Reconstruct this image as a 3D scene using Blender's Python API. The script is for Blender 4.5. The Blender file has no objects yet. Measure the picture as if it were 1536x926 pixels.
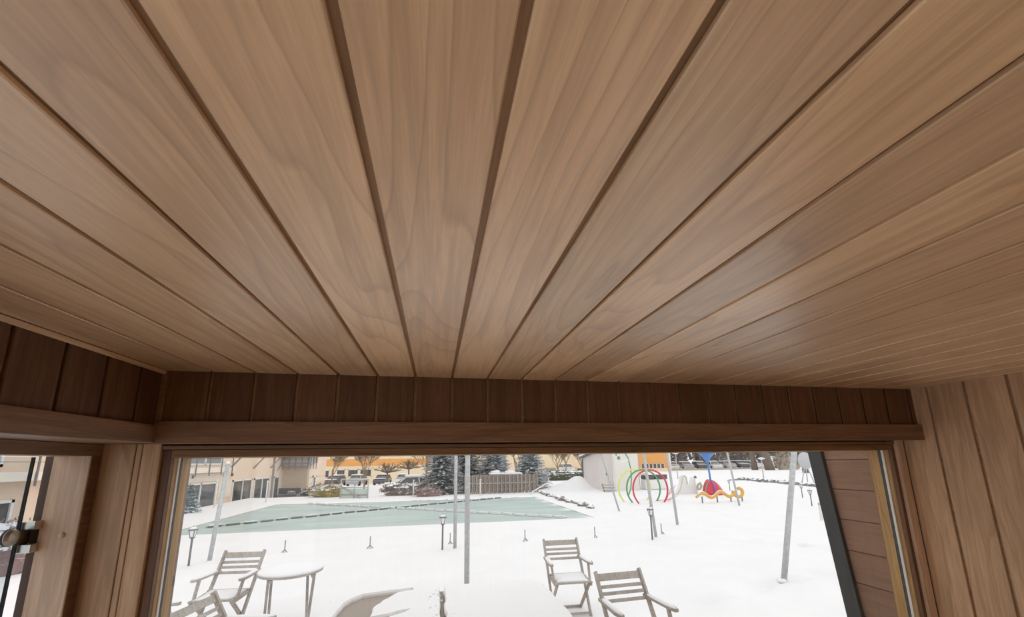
import bpy, bmesh, math, random
from mathutils import Vector, Matrix, noise
random.seed(7)
S = bpy.context.scene
COL = S.collection
PI = math.pi

# ---------------------------------------------------------------- camera
cam_d = bpy.data.cameras.new('camera')
cam_d.sensor_fit = 'HORIZONTAL'; cam_d.sensor_width = 36.0
cam_d.lens = 594.14 / 1536 * 36.0
cam_d.shift_y = 113.0 / 1536
cam_d.clip_start = 0.02; cam_d.clip_end = 600
cam = bpy.data.objects.new('camera', cam_d); COL.objects.link(cam)
Rv = Vector((0.98227696, -0.18690191, -0.01412994))
Uv = Vector((-0.02238148, -0.19180537, 0.98117775))
Fv = Vector((0.18609420, 0.96347204, 0.19258914))
M4 = Matrix(((Rv.x, Uv.x, -Fv.x, 0), (Rv.y, Uv.y, -Fv.y, 0), (Rv.z, Uv.z, -Fv.z, 2.0), (0, 0, 0, 1)))
cam.matrix_world = M4
S.camera = cam

# ---------------------------------------------------------------- sky and exposure
W = bpy.data.worlds.new('overcast_sky'); S.world = W; W.use_nodes = True
bg = W.node_tree.nodes['Background']
bg.inputs[0].default_value = (1.0, 0.988, 0.99, 1)
bg.inputs[1].default_value = 1.37
S.view_settings.view_transform = 'Standard'; S.view_settings.look = 'None'
S.view_settings.gamma = 1.0; S.view_settings.use_curve_mapping = False
S.view_settings.exposure = 0.0
S.cycles.max_bounces = 10; S.cycles.diffuse_bounces = 6; S.cycles.glossy_bounces = 3
S.cycles.transparent_max_bounces = 12
S.cycles.use_denoising = True

# ---------------------------------------------------------------- helpers
def tag(o, label=None, cat=None, group=None, kind=None):
    if label: o['label'] = label
    if cat: o['category'] = cat
    if group: o['group'] = group
    if kind: o['kind'] = kind
    return o

def empty(name, loc=(0, 0, 0), rz=0.0):
    o = bpy.data.objects.new(name, None); COL.objects.link(o)
    o.location = loc; o.rotation_euler = (0, 0, rz); o.empty_display_size = 0.1
    return o

def link(name, me, mat, parent=None):
    o = bpy.data.objects.new(name, me); COL.objects.link(o)
    if mat is not None and len(me.materials) == 0: me.materials.append(mat)
    if parent is not None: o.parent = parent
    return o

class MB:
    """collects shapes into one mesh"""
    def __init__(s): s.v = []; s.f = []; s.m = []; s.mi = 0
    def add(s, vs, fs):
        n = len(s.v); s.v += [tuple(p) for p in vs]
        s.f += [tuple(i + n for i in f) for f in fs]; s.m += [s.mi] * len(fs)
        return s
    def box(s, x0, x1, y0, y1, z0, z1):
        vs = [(x0,y0,z0),(x1,y0,z0),(x1,y1,z0),(x0,y1,z0),(x0,y0,z1),(x1,y0,z1),(x1,y1,z1),(x0,y1,z1)]
        return s.add(vs, [(0,3,2,1),(4,5,6,7),(0,1,5,4),(1,2,6,5),(2,3,7,6),(3,0,4,7)])
    def cbox(s, x0, x1, y0, y1, z0, z1, c=0.004):
        """box with chamfered edges"""
        bm = bmesh.new()
        bmesh.ops.create_cube(bm, size=1)
        for v in bm.verts:
            v.co = ((x0+x1)/2 + v.co.x*(x1-x0), (y0+y1)/2 + v.co.y*(y1-y0), (z0+z1)/2 + v.co.z*(z1-z0))
        bmesh.ops.bevel(bm, geom=list(bm.edges), offset=c, segments=1, affect='EDGES')
        bm.verts.index_update()
        s.add([v.co[:] for v in bm.verts], [[v.index for v in f.verts] for f in bm.faces]); bm.free()
        return s
    def bar(s, a, b, w, t, up=(0, 0, 1)):
        """rectangular bar from a to b: w sideways, t along the up side"""
        a = Vector(a); b = Vector(b); d = (b - a).normalized(); u = Vector(up)
        if abs(d.dot(u)) > 0.98: u = Vector((0, 1, 0))
        x = d.cross(u).normalized(); y = x.cross(d).normalized()
        vs = []
        for p in (a, b):
            for sx, sy in ((-1,-1),(1,-1),(1,1),(-1,1)): vs.append(p + x*(sx*w/2) + y*(sy*t/2))
        return s.add(vs, [(3,2,1,0),(4,5,6,7),(0,1,5,4),(1,2,6,5),(2,3,7,6),(3,0,4,7)])
    def tube(s, pts, r, n=8, caps=True):
        pts = [Vector(p) for p in pts]; k = len(pts)
        rs = r if isinstance(r, (list, tuple)) else [r]*k
        prev = None; vs = []
        for i, p in enumerate(pts):
            d = (pts[min(i+1, k-1)] - pts[max(i-1, 0)]).normalized()
            if prev is None:
                u = Vector((0,0,1)) if abs(d.z) < 0.9 else Vector((1,0,0))
                x = d.cross(u).normalized()
            else:
                x = (prev - d*prev.dot(d)).normalized()
            prev = x; y = d.cross(x)
            for j in range(n):
                a = 2*PI*j/n; vs.append(p + (x*math.cos(a) + y*math.sin(a))*rs[i])
        fs = []
        for i in range(k-1):
            for j in range(n):
                fs.append((i*n+j, i*n+(j+1) % n, (i+1)*n+(j+1) % n, (i+1)*n+j))
        if caps:
            fs.append(tuple(range(n-1, -1, -1))); fs.append(tuple(range((k-1)*n, k*n)))
        return s.add(vs, fs)
    def lathe(s, prof, n=12, c=(0, 0, 0), axis='z'):
        vs = []
        for r, h in prof:
            for j in range(n):
                a = 2*PI*j/n; p = (r*math.cos(a), r*math.sin(a), h)
                if axis == 'x': p = (p[2], p[0], p[1])
                elif axis == 'y': p = (p[1], p[2], p[0])
                vs.append((p[0]+c[0], p[1]+c[1], p[2]+c[2]))
        fs = []
        for i in range(len(prof)-1):
            for j in range(n): fs.append((i*n+j, i*n+(j+1) % n, (i+1)*n+(j+1) % n, (i+1)*n+j))
        fs.append(tuple(range(n-1, -1, -1))); fs.append(tuple(range((len(prof)-1)*n, len(prof)*n)))
        return s.add(vs, fs)
    def prism(s, poly, a, b, axis='z'):
        """polygon extruded from a to b; axis z: (x,y), axis x: (y,z), axis y: (x,z)"""
        n = len(poly); vs = []
        for t in (a, b):
            for p in poly:
                vs.append((p[0], p[1], t) if axis == 'z' else (t, p[0], p[1]) if axis == 'x' else (p[0], t, p[1]))
        fs = [tuple(range(n-1, -1, -1)), tuple(range(n, 2*n))]
        for j in range(n): fs.append((j, (j+1) % n, n+(j+1) % n, n+j))
        return s.add(vs, fs)
    def blob(s, c, r, sub=2, jit=0.0, sx=1, sy=1, sz=1, seed=0):
        bm = bmesh.new(); bmesh.ops.create_icosphere(bm, subdivisions=sub, radius=1)
        bm.verts.index_update(); rnd = Vector((seed*3.1, seed*1.7, seed*2.3)); vs = []
        for v in bm.verts:
            k = 1 + jit*noise.noise(v.co*1.6 + rnd)
            vs.append((c[0]+v.co.x*r*k*sx, c[1]+v.co.y*r*k*sy, c[2]+v.co.z*r*k*sz))
        s.add(vs, [[v.index for v in f.verts] for f in bm.faces]); bm.free()
        return s
    def mesh(s, name, smooth=False):
        me = bpy.data.meshes.new(name); me.from_pydata(s.v, [], s.f); me.update()
        bm = bmesh.new(); bm.from_mesh(me); bmesh.ops.recalc_face_normals(bm, faces=bm.faces); bm.to_mesh(me); bm.free()
        if smooth:
            for p in me.polygons: p.use_smooth = True
        return me
    def build(s, name, mat, parent=None, smooth=False):
        me = s.mesh(name, smooth)
        if isinstance(mat, (list, tuple)):
            for m in mat: me.materials.append(m)
            for p, i in zip(me.polygons, s.m): p.material_index = i
            return link(name, me, None, parent)
        return link(name, me, mat, parent)

# ---------------------------------------------------------------- materials
def newmat(name):
    m = bpy.data.materials.new(name); m.use_nodes = True
    nt = m.node_tree; b = nt.nodes['Principled BSDF']
    return m, nt, b
def nd(nt, t, **kw):
    n = nt.nodes.new(t)
    for k, v in kw.items(): setattr(n, k, v)
    return n
def math_(nt, op, a, b=None, c=None):
    n = nd(nt, 'ShaderNodeMath', operation=op)
    for i, v in enumerate((a, b, c)):
        if v is None: continue
        if isinstance(v, (int, float)): n.inputs[i].default_value = v
        else: nt.links.new(v, n.inputs[i])
    return n.outputs[0]
def ramp(nt, fac, stops):
    n = nd(nt, 'ShaderNodeValToRGB'); e = n.color_ramp.elements
    while len(e) < len(stops): e.new(0.5)
    for el, (p, c) in zip(e, stops): el.position = p; el.color = (*c, 1)
    nt.links.new(fac, n.inputs[0]); return n.outputs[0]
def mix(nt, fac, a, b, mode='MIX'):
    n = nd(nt, 'ShaderNodeMix', data_type='RGBA', blend_type=mode)
    for i, v in ((0, fac), (6, a), (7, b)):
        if isinstance(v, (int, float)): n.inputs[i].default_value = v
        elif isinstance(v, tuple): n.inputs[i].default_value = (*v, 1)
        else: nt.links.new(v, n.inputs[i])
    return n.outputs[2]
def noise_(nt, vec, scale, detail=3, rough=0.5, dist=0.0):
    n = nd(nt, 'ShaderNodeTexNoise'); n.inputs['Scale'].default_value = scale
    n.inputs['Detail'].default_value = detail; n.inputs['Roughness'].default_value = rough
    n.inputs['Distortion'].default_value = dist
    if vec is not None: nt.links.new(vec, n.inputs['Vector'])
    return n.outputs[0]

def wood(name, light, dark, line, rings=9.0, straight=22.0, tint=0.35, rough=0.48, bump=0.10, spec=0.4, knots=False, coat=0.0):
    """planed timber: grain runs along local Y, growth rings as contour lines of a stretched field"""
    m, nt, b = newmat(name); L = nt.links.new
    tc = nd(nt, 'ShaderNodeTexCoord'); oi = nd(nt, 'ShaderNodeObjectInfo')
    rnd = oi.outputs['Random']
    off = nd(nt, 'ShaderNodeCombineXYZ')
    L(math_(nt, 'MULTIPLY', rnd, 37.0), off.inputs[0]); L(math_(nt, 'MULTIPLY', rnd, 91.0), off.inputs[1]); L(math_(nt, 'MULTIPLY', rnd, 13.0), off.inputs[2])
    def vec(sx, sy, sz):
        mp = nd(nt, 'ShaderNodeMapping'); mp.inputs['Scale'].default_value = (sx, sy, sz)
        L(tc.outputs['Object'], mp.inputs[0])
        ad = nd(nt, 'ShaderNodeVectorMath', operation='ADD'); L(mp.outputs[0], ad.inputs[0]); L(off.outputs[0], ad.inputs[1])
        return ad.outputs[0]
    v_low = vec(1.0, 0.16, 1.0)
    f1 = noise_(nt, v_low, 5.0, 1.5, 0.4, 0.25)
    sep = nd(nt, 'ShaderNodeSeparateXYZ'); L(tc.outputs['Object'], sep.inputs[0])
    # some planks flat sawn (cathedrals), some quarter sawn (straight lines)
    r2 = math_(nt, 'FRACT', math_(nt, 'MULTIPLY', rnd, 17.31))
    ringsn = math_(nt, 'MULTIPLY', f1, math_(nt, 'MULTIPLY_ADD', r2, rings, rings*0.45))
    strn = math_(nt, 'MULTIPLY', sep.outputs[0], math_(nt, 'MULTIPLY_ADD', math_(nt, 'SUBTRACT', 1.0, r2), straight, 4.0))
    wob = math_(nt, 'MULTIPLY', noise_(nt, vec(1.0, 0.35, 1.0), 14.0, 2.0), 0.35)
    ph = math_(nt, 'FRACT', math_(nt, 'ADD', math_(nt, 'ADD', ringsn, strn), wob))
    ringc = ramp(nt, ph, [(0.0, (1, 1, 1)), (0.60, (0.88, 0.88, 0.88)), (0.84, (0.55, 0.55, 0.55)), (0.93, (0.05, 0.05, 0.05)), (1.0, (1, 1, 1))])
    fib = noise_(nt, vec(1.0, 0.045, 1.0), 260.0, 4.0, 0.7)
    fib2 = noise_(nt, vec(1.0, 0.05, 1.0), 55.0, 3.0, 0.6)
    patch = noise_(nt, vec(1.0, 0.45, 1.0), 4.5, 3.0, 0.55)
    c0 = mix(nt, ramp(nt, fib, [(0.40, (0, 0, 0)), (0.60, (1, 1, 1))]), dark, light)
    c1 = mix(nt, ramp(nt, fib2, [(0.42, (0, 0, 0)), (0.62, (0.75, 0.75, 0.75))]), c0, tuple(x*0.80 for x in dark))
    inv = nd(nt, 'ShaderNodeInvert'); L(ringc, inv.inputs['Color'])
    bw = nd(nt, 'ShaderNodeRGBToBW'); L(inv.outputs[0], bw.inputs[0])
    c2 = mix(nt, math_(nt, 'MULTIPLY', bw.outputs[0], 0.55), c1, line)
    # plank to plank tone and soft blotches
    pt = ramp(nt, rnd, [(0.0, (1-tint*0.45,)*3), (0.5, (1.0, 0.985, 0.96)), (1.0, (1+tint*0.30, 1+tint*0.28, 1+tint*0.24))])
    c3 = mix(nt, 1.0, c2, pt, 'MULTIPLY')
    c4 = mix(nt, 1.0, c3, ramp(nt, patch, [(0.3, (0.90, 0.885, 0.875)), (0.65, (1.05, 1.05, 1.05))]), 'MULTIPLY')
    c4 = mix(nt, 1.0, c4, oi.outputs['Color'], 'MULTIPLY')
    if knots:
        vo = nd(nt, 'ShaderNodeTexVoronoi'); vo.inputs['Scale'].default_value = 3.2; L(vec(1.6, 0.7, 1.0), vo.inputs['Vector'])
        kf = ramp(nt, vo.outputs['Distance'], [(0.035, (1, 1, 1)), (0.075, (0, 0, 0))])
        c4 = mix(nt, kf, c4, tuple(x*0.55 for x in line))
    L(c4, b.inputs['Base Color'])
    b.inputs['Roughness'].default_value = rough
    b.inputs['Specular IOR Level'].default_value = spec
    b.inputs['Coat Weight'].default_value = coat; b.inputs['Coat Roughness'].default_value = 0.32
    bp = nd(nt, 'ShaderNodeBump'); bp.inputs['Strength'].default_value = bump; bp.inputs['Distance'].default_value = 0.002
    L(fib, bp.inputs['Height']); L(bp.outputs[0], b.inputs['Normal'])
    return m

def plain(name, col, rough=0.6, metal=0.0, var=0.12, scale=8.0, bump=0.0, spec=0.4, coat=0.0):
    m, nt, b = newmat(name); L = nt.links.new
    tc = nd(nt, 'ShaderNodeTexCoord')
    n = noise_(nt, tc.outputs['Object'], scale, 4.0, 0.6)
    c = ramp(nt, n, [(0.3, tuple(x*(1-var) for x in col)), (0.7, tuple(min(1, x*(1+var*0.6)) for x in col))])
    L(c, b.inputs['Base Color'])
    b.inputs['Roughness'].default_value = rough; b.inputs['Metallic'].default_value = metal
    b.inputs['Specular IOR Level'].default_value = spec; b.inputs['Coat Weight'].default_value = coat
    if bump:
        bp = nd(nt, 'ShaderNodeBump'); bp.inputs['Strength'].default_value = bump; bp.inputs['Distance'].default_value = 0.02
        L(n, bp.inputs['Height']); L(bp.outputs[0], b.inputs['Normal'])
    return m

def snowy(name, col, amount=0.5, rough=0.8, scale=6.0, var=0.2):
    """a thing with snow lying where it faces up, in patches"""
    m, nt, b = newmat(name); L = nt.links.new
    tc = nd(nt, 'ShaderNodeTexCoord'); ge = nd(nt, 'ShaderNodeNewGeometry')
    n = noise_(nt, tc.outputs['Object'], scale, 4.0, 0.65)
    c = ramp(nt, n, [(0.3, tuple(x*(1-var) for x in col)), (0.7, tuple(min(1, x*(1+var)) for x in col))])
    sp = nd(nt, 'ShaderNodeSeparateXYZ'); L(ge.outputs['Normal'], sp.inputs[0])
    f = math_(nt, 'ADD', math_(nt, 'ABSOLUTE', sp.outputs[2]), math_(nt, 'MULTIPLY', math_(nt, 'SUBTRACT', n, 0.5), 1.6))
    f = ramp(nt, f, [(1.0-amount-0.08, (0, 0, 0)), (1.0-amount+0.08, (1, 1, 1))])
    L(mix(nt, f, c, (0.86, 0.87, 0.89)), b.inputs['Base Color']); b.inputs['Roughness'].default_value = rough
    return m

def glass(name, tint=(0.97, 0.985, 0.98), refl=1.0):
    m, nt, b = newmat(name); L = nt.links.new; nt.nodes.remove(b)
    out = nt.nodes['Material Output']
    tr = nd(nt, 'ShaderNodeBsdfTransparent'); tr.inputs[0].default_value = (*tint, 1)
    gl = nd(nt, 'ShaderNodeBsdfGlossy'); gl.inputs['Roughness'].default_value = 0.0
    lw = nd(nt, 'ShaderNodeLayerWeight'); lw.inputs[0].default_value = 0.5
    sch = math_(nt, 'MULTIPLY_ADD', math_(nt, 'POWER', lw.outputs['Facing'], 5.0), 0.96, 0.04)
    n = noise_(nt, nd(nt, 'ShaderNodeTexCoord').outputs['Object'], 2.0, 2.0)
    mx = nd(nt, 'ShaderNodeMixShader')
    L(math_(nt, 'MULTIPLY', sch, math_(nt, 'MULTIPLY_ADD', n, 0.05, refl)), mx.inputs[0])
    L(tr.outputs[0], mx.inputs[1]); L(gl.outputs[0], mx.inputs[2]); L(mx.outputs[0], out.inputs[0])
    return m

M = {}
M['ceil'] = wood('aspen_planks', (0.97, 0.70, 0.455), (0.90, 0.625, 0.39), (0.56, 0.355, 0.20), rough=0.38, spec=0.6, coat=0.6, rings=13.0, tint=0.10)
M['wall'] = wood('wall_planks', (0.72, 0.495, 0.32), (0.62, 0.41, 0.255), (0.40, 0.25, 0.145), rings=7.0)
M['bulk'] = wood('shaded_bulkhead_planks', (0.215, 0.115, 0.066), (0.165, 0.082, 0.045), (0.10, 0.048, 0.026), rings=5.0)  # dark tone carries the shade of the bulkheads in its colour
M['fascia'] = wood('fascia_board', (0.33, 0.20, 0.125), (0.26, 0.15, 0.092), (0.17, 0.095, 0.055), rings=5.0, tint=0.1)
M['tongue'] = wood('groove_tongue', (0.50, 0.345, 0.215), (0.42, 0.28, 0.17), (0.28, 0.18, 0.10), tint=0.0)
M['stile'] = wood('laminated_stile', (0.86, 0.66, 0.50), (0.74, 0.54, 0.40), (0.52, 0.36, 0.25), rings=3.0, tint=0.1)
M['pine'] = wood('pine_frame', (0.56, 0.36, 0.15), (0.44, 0.26, 0.10), (0.27, 0.13, 0.05), rings=5.0, tint=0.1, knots=True)
M['frameface'] = wood('shaded_frame', (0.23, 0.115, 0.06), (0.17, 0.08, 0.04), (0.10, 0.045, 0.02), rings=6.0, tint=0.1, knots=True)  # frame faces stand against the light; their shade is in the base colour
M['framehead'] = wood('frame_head', (0.38, 0.22, 0.115), (0.30, 0.165, 0.082), (0.16, 0.08, 0.04), rings=8.0, tint=0.1, knots=True)
M['siding'] = wood('painted_siding', (0.31, 0.19, 0.135), (0.28, 0.168, 0.118), (0.22, 0.125, 0.085), rings=3.0, tint=0.12, rough=0.7, knots=True)
M['floor'] = wood('floor_boards', (0.90, 0.79, 0.65), (0.82, 0.70, 0.56), (0.62, 0.50, 0.38))
M['slate'] = plain('slate_grey_paint', (0.034, 0.047, 0.054), 0.5, var=0.2)
M['seal'] = plain('black_rubber_seal', (0.02, 0.025, 0.03), 0.5)
M['spacer'] = plain('pale_glazing_spacer', (0.82, 0.80, 0.76), 0.5, var=0.05)
M['rebate'] = plain('dark_rebate', (0.10, 0.065, 0.05), 0.6)
M['steel'] = plain('brushed_steel', (0.60, 0.59, 0.55), 0.32, 1.0, var=0.1)
M['darksteel'] = plain('shaded_steel', (0.20, 0.20, 0.18), 0.35, 1.0)
M['glass'] = glass('window_glass')
M['doorglass'] = glass('door_glass', (0.86, 0.90, 0.92))
M['glassedge'] = plain('glass_edge', (0.010, 0.022, 0.032), 0.15, var=0.2)
M['greywood'] = wood('weathered_teak', (0.52, 0.48, 0.445), (0.42, 0.385, 0.355), (0.30, 0.27, 0.245), rings=3.0, tint=0.1, rough=0.8, spec=0.2)
M['galv'] = plain('galvanised_steel', (0.50, 0.51, 0.52), 0.5, 0.3, var=0.2, scale=20)
M['whitepost'] = plain('white_post', (0.75, 0.75, 0.75), 0.5)
M['iron'] = plain('dark_iron', (0.17, 0.175, 0.18), 0.55, var=0.2)
M['stake'] = plain('stake_metal', (0.28, 0.28, 0.29), 0.5)
M['taupe'] = plain('taupe_vinyl', (0.29, 0.245, 0.205), 0.55, var=0.06, scale=20)
M['tubshell'] = plain('tub_cabinet', (0.30, 0.25, 0.21), 0.6)
M['cream'] = plain('cream_render', (0.80, 0.635, 0.50), 0.9, var=0.05, scale=2)
M['tan'] = plain('tan_render', (0.60, 0.485, 0.375), 0.9, var=0.05, scale=2)
M['palecream'] = plain('pale_render', (0.80, 0.71, 0.61), 0.9, var=0.05, scale=2)
M['farcream'] = plain('far_cream_render', (0.80, 0.66, 0.47), 0.9, var=0.05, scale=0.5)
M['orange'] = plain('orange_render', (0.74, 0.37, 0.125), 0.85, var=0.06, scale=1)
M['white'] = plain('white_paint', (0.80, 0.79, 0.78), 0.6, var=0.04)
M['shed'] = plain('shed_panel', (0.72, 0.665, 0.65), 0.8, var=0.04, scale=1.5)
M['shed2'] = plain('shed_pale_panel', (0.74, 0.71, 0.66), 0.8, var=0.04, scale=1.5)
M['darkglass'] = plain('dark_window_glass', (0.10, 0.10, 0.10), 0.08, var=0.5, scale=1.2, spec=0.6)
M['blind'] = plain('window_blind', (0.22, 0.24, 0.26), 0.5, var=0.2)
M['greyrail'] = plain('grey_balcony_panel', (0.33, 0.30, 0.28), 0.6)
M['red'] = plain('red_plastic', (0.62, 0.06, 0.09), 0.4, var=0.1)
M['yellow'] = plain('lime_yellow_plastic', (0.72, 0.74, 0.20), 0.4, var=0.1)
M['green'] = plain('green_plastic', (0.12, 0.34, 0.15), 0.4, var=0.1)
M['blue'] = plain('blue_plastic', (0.09, 0.25, 0.62), 0.4, var=0.1)
M['amber'] = plain('amber_plastic', (0.72, 0.42, 0.10), 0.4, var=0.15)
M['pink'] = plain('pink_tube', (0.80, 0.45, 0.48), 0.5)
M['palegreen'] = plain('pale_green_trim', (0.55, 0.62, 0.45), 0.5)
M['fencewood'] = wood('fence_boards', (0.40, 0.36, 0.33), (0.31, 0.275, 0.25), (0.22, 0.19, 0.17), tint=0.35, rough=0.85, spec=0.2)
M['stone'] = snowy('snowy_stone', (0.20, 0.18, 0.165), 0.36, scale=9.0)
M['spruce'] = snowy('snowy_spruce', (0.075, 0.10, 0.10), 0.22, scale=5.0, var=0.4)
M['spruce2'] = snowy('snowy_blue_spruce', (0.11, 0.145, 0.15), 0.30, scale=5.0, var=0.4)
M['bark'] = plain('grey_brown_bark', (0.19, 0.155, 0.13), 0.9, var=0.3)
M['bark2'] = plain('tan_bark', (0.30, 0.23, 0.17), 0.9, var=0.3)
M['hedge'] = snowy('snowy_dark_hedge', (0.07, 0.075, 0.05), 0.25, scale=4)
M['hedgey'] = snowy('yellow_green_hedge', (0.27, 0.215, 0.085), 0.26, scale=5)
M['shrubp'] = snowy('purple_brown_shrub', (0.27, 0.19, 0.18), 0.22, scale=6)
M['brown'] = snowy('brown_earth_bank', (0.20, 0.165, 0.15), 0.25, scale=3)
M['thicket'] = snowy('snowy_thicket', (0.13, 0.115, 0.105), 0.18, scale=1.2, var=0.4)
M['tyre'] = plain('tyre_rubber', (0.03, 0.03, 0.03), 0.8)
M['carw'] = plain('white_car_paint', (0.70, 0.70, 0.70), 0.3, coat=0.5)
M['card'] = plain('dark_car_paint', (0.10, 0.10, 0.115), 0.3, coat=0.5)
M['cars'] = plain('silver_car_paint', (0.42, 0.42, 0.43), 0.3, coat=0.5)
M['mint'] = plain('mint_panel', (0.55, 0.66, 0.62), 0.5, var=0.04)
M['fdark'] = plain('dark_furniture', (0.12, 0.11, 0.12), 0.7)
M['ochre'] = plain('grey_ochre_strip', (0.42, 0.37, 0.31), 0.9)

def snow_mat():
    m, nt, b = newmat('snow'); L = nt.links.new
    tc = nd(nt, 'ShaderNodeTexCoord')
    n1 = noise_(nt, tc.outputs['Object'], 1.2, 4.0, 0.55); n2 = noise_(nt, tc.outputs['Object'], 16.0, 3.0, 0.6)
    L(ramp(nt, n1, [(0.3, (0.80, 0.785, 0.80)), (0.7, (0.84, 0.828, 0.84))]), b.inputs['Base Color'])
    b.inputs['Roughness'].default_value = 0.9; b.inputs['Specular IOR Level'].default_value = 0.1
    bp = nd(nt, 'ShaderNodeBump'); bp.inputs['Strength'].default_value = 0.25; bp.inputs['Distance'].default_value = 0.05
    L(math_(nt, 'MULTIPLY_ADD', n2, 0.25, n1), bp.inputs['Height']); L(bp.outputs[0], b.inputs['Normal'])
    return m
M['snow'] = snow_mat()

def ice_mat():
    m, nt, b = newmat('frozen_pool_cover'); L = nt.links.new
    tc = nd(nt, 'ShaderNodeTexCoord'); mp = nd(nt, 'ShaderNodeMapping')
    mp.inputs['Scale'].default_value = (0.25, 1.0, 1.0); mp.inputs['Rotation'].default_value = (0, 0, 0.12)
    L(tc.outputs['Object'], mp.inputs[0])
    n = noise_(nt, mp.outputs[0], 1.1, 5.0, 0.6, 0.6); nb = noise_(nt, tc.outputs['Object'], 0.5, 4.0, 0.6)
    c = ramp(nt, n, [(0.26, (0.27, 0.345, 0.335)), (0.40, (0.40, 0.475, 0.46)), (0.55, (0.43, 0.505, 0.49)), (0.78, (0.54, 0.60, 0.59))])
    # blown snow lying along the right-hand border
    sp = nd(nt, 'ShaderNodeSeparateXYZ'); L(tc.outputs['Object'], sp.inputs[0])
    e = math_(nt, 'ADD', math_(nt, 'MULTIPLY', math_(nt, 'ADD', sp.outputs[0], -5.45), 0.6), math_(nt, 'MULTIPLY', math_(nt, 'SUBTRACT', n, 0.5), 1.6))
    f = ramp(nt, e, [(0.0, (0, 0, 0)), (0.22, (1, 1, 1))])
    L(mix(nt, f, c, (0.84, 0.84, 0.86)), b.inputs['Base Color'])
    b.inputs['Roughness'].default_value = 0.55; b.inputs['Specular IOR Level'].default_value = 0.3
    return m
M['ice'] = ice_mat()

# ---------------------------------------------------------------- planks
_plank = {}
def plank_mesh(L_, W_, T_, mat, c=0.0018):
    """board lying along Y, width along X, thickness along Z (0..T), chamfered long edges; origin in its middle"""
    key = (round(L_, 4), round(W_, 4), round(T_, 4), mat.name, c)
    if key in _plank: return _plank[key]
    h = W_/2
    prof = [(-h+c, 0), (h-c, 0), (h, c), (h, T_-c), (h-c, T_), (-h+c, T_), (-h, T_-c), (-h, c)]
    b = MB(); vs = [(x, -L_/2, z) for x, z in prof] + [(x, L_/2, z) for x, z in prof]
    fs = [tuple(range(8)), tuple(range(15, 7, -1))] + [(i, 8+i, 8+(i+1) % 8, (i+1) % 8) for i in range(8)]
    b.add(vs, fs); me = b.mesh('plank'); me.materials.append(mat)
    _plank[key] = me
    return me
def plank(name, parent, centre, along, normal, L_, W_, T_, mat):
    """board whose visible face looks along `normal`; `centre` is the middle of that face"""
    al = Vector(along).normalized(); n = Vector(normal).normalized(); x = al.cross(n).normalized()
    o = link(name, plank_mesh(L_, W_, T_, mat), None, parent)
    p = Vector(centre) - n*T_
    o.matrix_world = Matrix(((x.x, al.x, n.x, p.x), (x.y, al.y, n.y, p.y), (x.z, al.z, n.z, p.z), (0, 0, 0, 1)))
    return o

# ================================================================ THE ROOM
XL, XLD, XR = -0.97, -1.16, 2.416       # bulkhead left, door wall, right wall
YB, YW, YF = -1.9, 1.68, 1.60           # back wall, window wall, front bulkhead
ZF, ZC = 0.30, 2.339                    # floor, ceiling face
ZS = 2.08                               # underside of the bulkheads
G0, PIT, GW, TD = 0.061, 0.1455, 0.0105, 0.009

floor = tag(MB().box(XLD-0.25, XR+0.12, YB-0.1, YW+0.13, ZF-0.12, ZF-0.02).build('floor', M['floor']), 'pale timber floor of the sauna cabin', 'floor', kind='structure')
y = YB
while y < YW - 0.02:
    plank('plank', floor, ((XLD+XR)/2, y+0.07, ZF), (1, 0, 0), (0, 0, 1), XR-XLD, 0.136, 0.02, M['floor']); y += 0.14

ceiling = tag(MB().box(XLD-0.35, XR+0.12, YB-0.1, YW+0.16, ZC+TD, ZC+0.13).build('ceiling', M['tongue']), 'ceiling of wide planed timber planks with dark grooves', 'ceiling', kind='structure')
TONE = {-7: (.88, .86, .84, 1), -6: (.93, .90, .87, 1), -5: (.90, .87, .83, 1), -4: (1.0, .98, .95, 1), -3: (.96, .93, .90, 1), -2: (1.06, 1.04, .99, 1), -1: (.98, .95, .92, 1),
        0: (1.08, 1.06, 1.03, 1), 1: (.90, .90, .88, 1), 2: (1.04, 1.01, .95, 1), 3: (.88, .86, .83, 1), 4: (1.03, 1.02, .98, 1), 5: (.90, .88, .85, 1), 6: (.86, .84, .81, 1),
        7: (.82, .80, .77, 1), 8: (.95, .93, .90, 1), 9: (.88, .86, .83, 1), 10: (.92, .90, .87, 1)}     # each plank's own tone, right-hand ones also darkened where light falls off
k = -8
while True:
    x0 = G0 + PIT*k; x1 = x0 + PIT; k += 1
    a = max(x0 + GW/2, XL - 0.03); b_ = min(x1 - GW/2, XR)
    if a >= XR - 0.005: break
    if b_ - a < 0.01: continue
    pk_ = plank('plank', ceiling, ((a+b_)/2, (YB+YF)/2, ZC), (0, 1, 0), (0, 0, -1), YF-YB, b_-a, TD, M['ceil'])
    pk_.color = TONE.get(k-1, (0.92, 0.91, 0.89, 1))

# right wall: upright planks
wall_right = tag(MB().box(XR+TD, XR+0.12, YB-0.1, YW+0.13, ZF-0.02, ZC+0.1).build('wall_right', M['tongue']), 'right-hand wall of upright timber planks', 'wall', kind='structure')
ye = YW; yg = 1.536
while ye > YB:
    y0 = max(yg, YB)
    a, b_ = y0 + (GW/2 if yg > YB else 0), ye - (GW/2 if ye < YW else 0)
    plank('plank', wall_right, (XR, (a+b_)/2, (ZF+ZC)/2), (0, 0, 1), (-1, 0, 0), ZC-ZF, b_-a, TD, M['wall'])
    ye = yg; yg -= PIT

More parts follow.
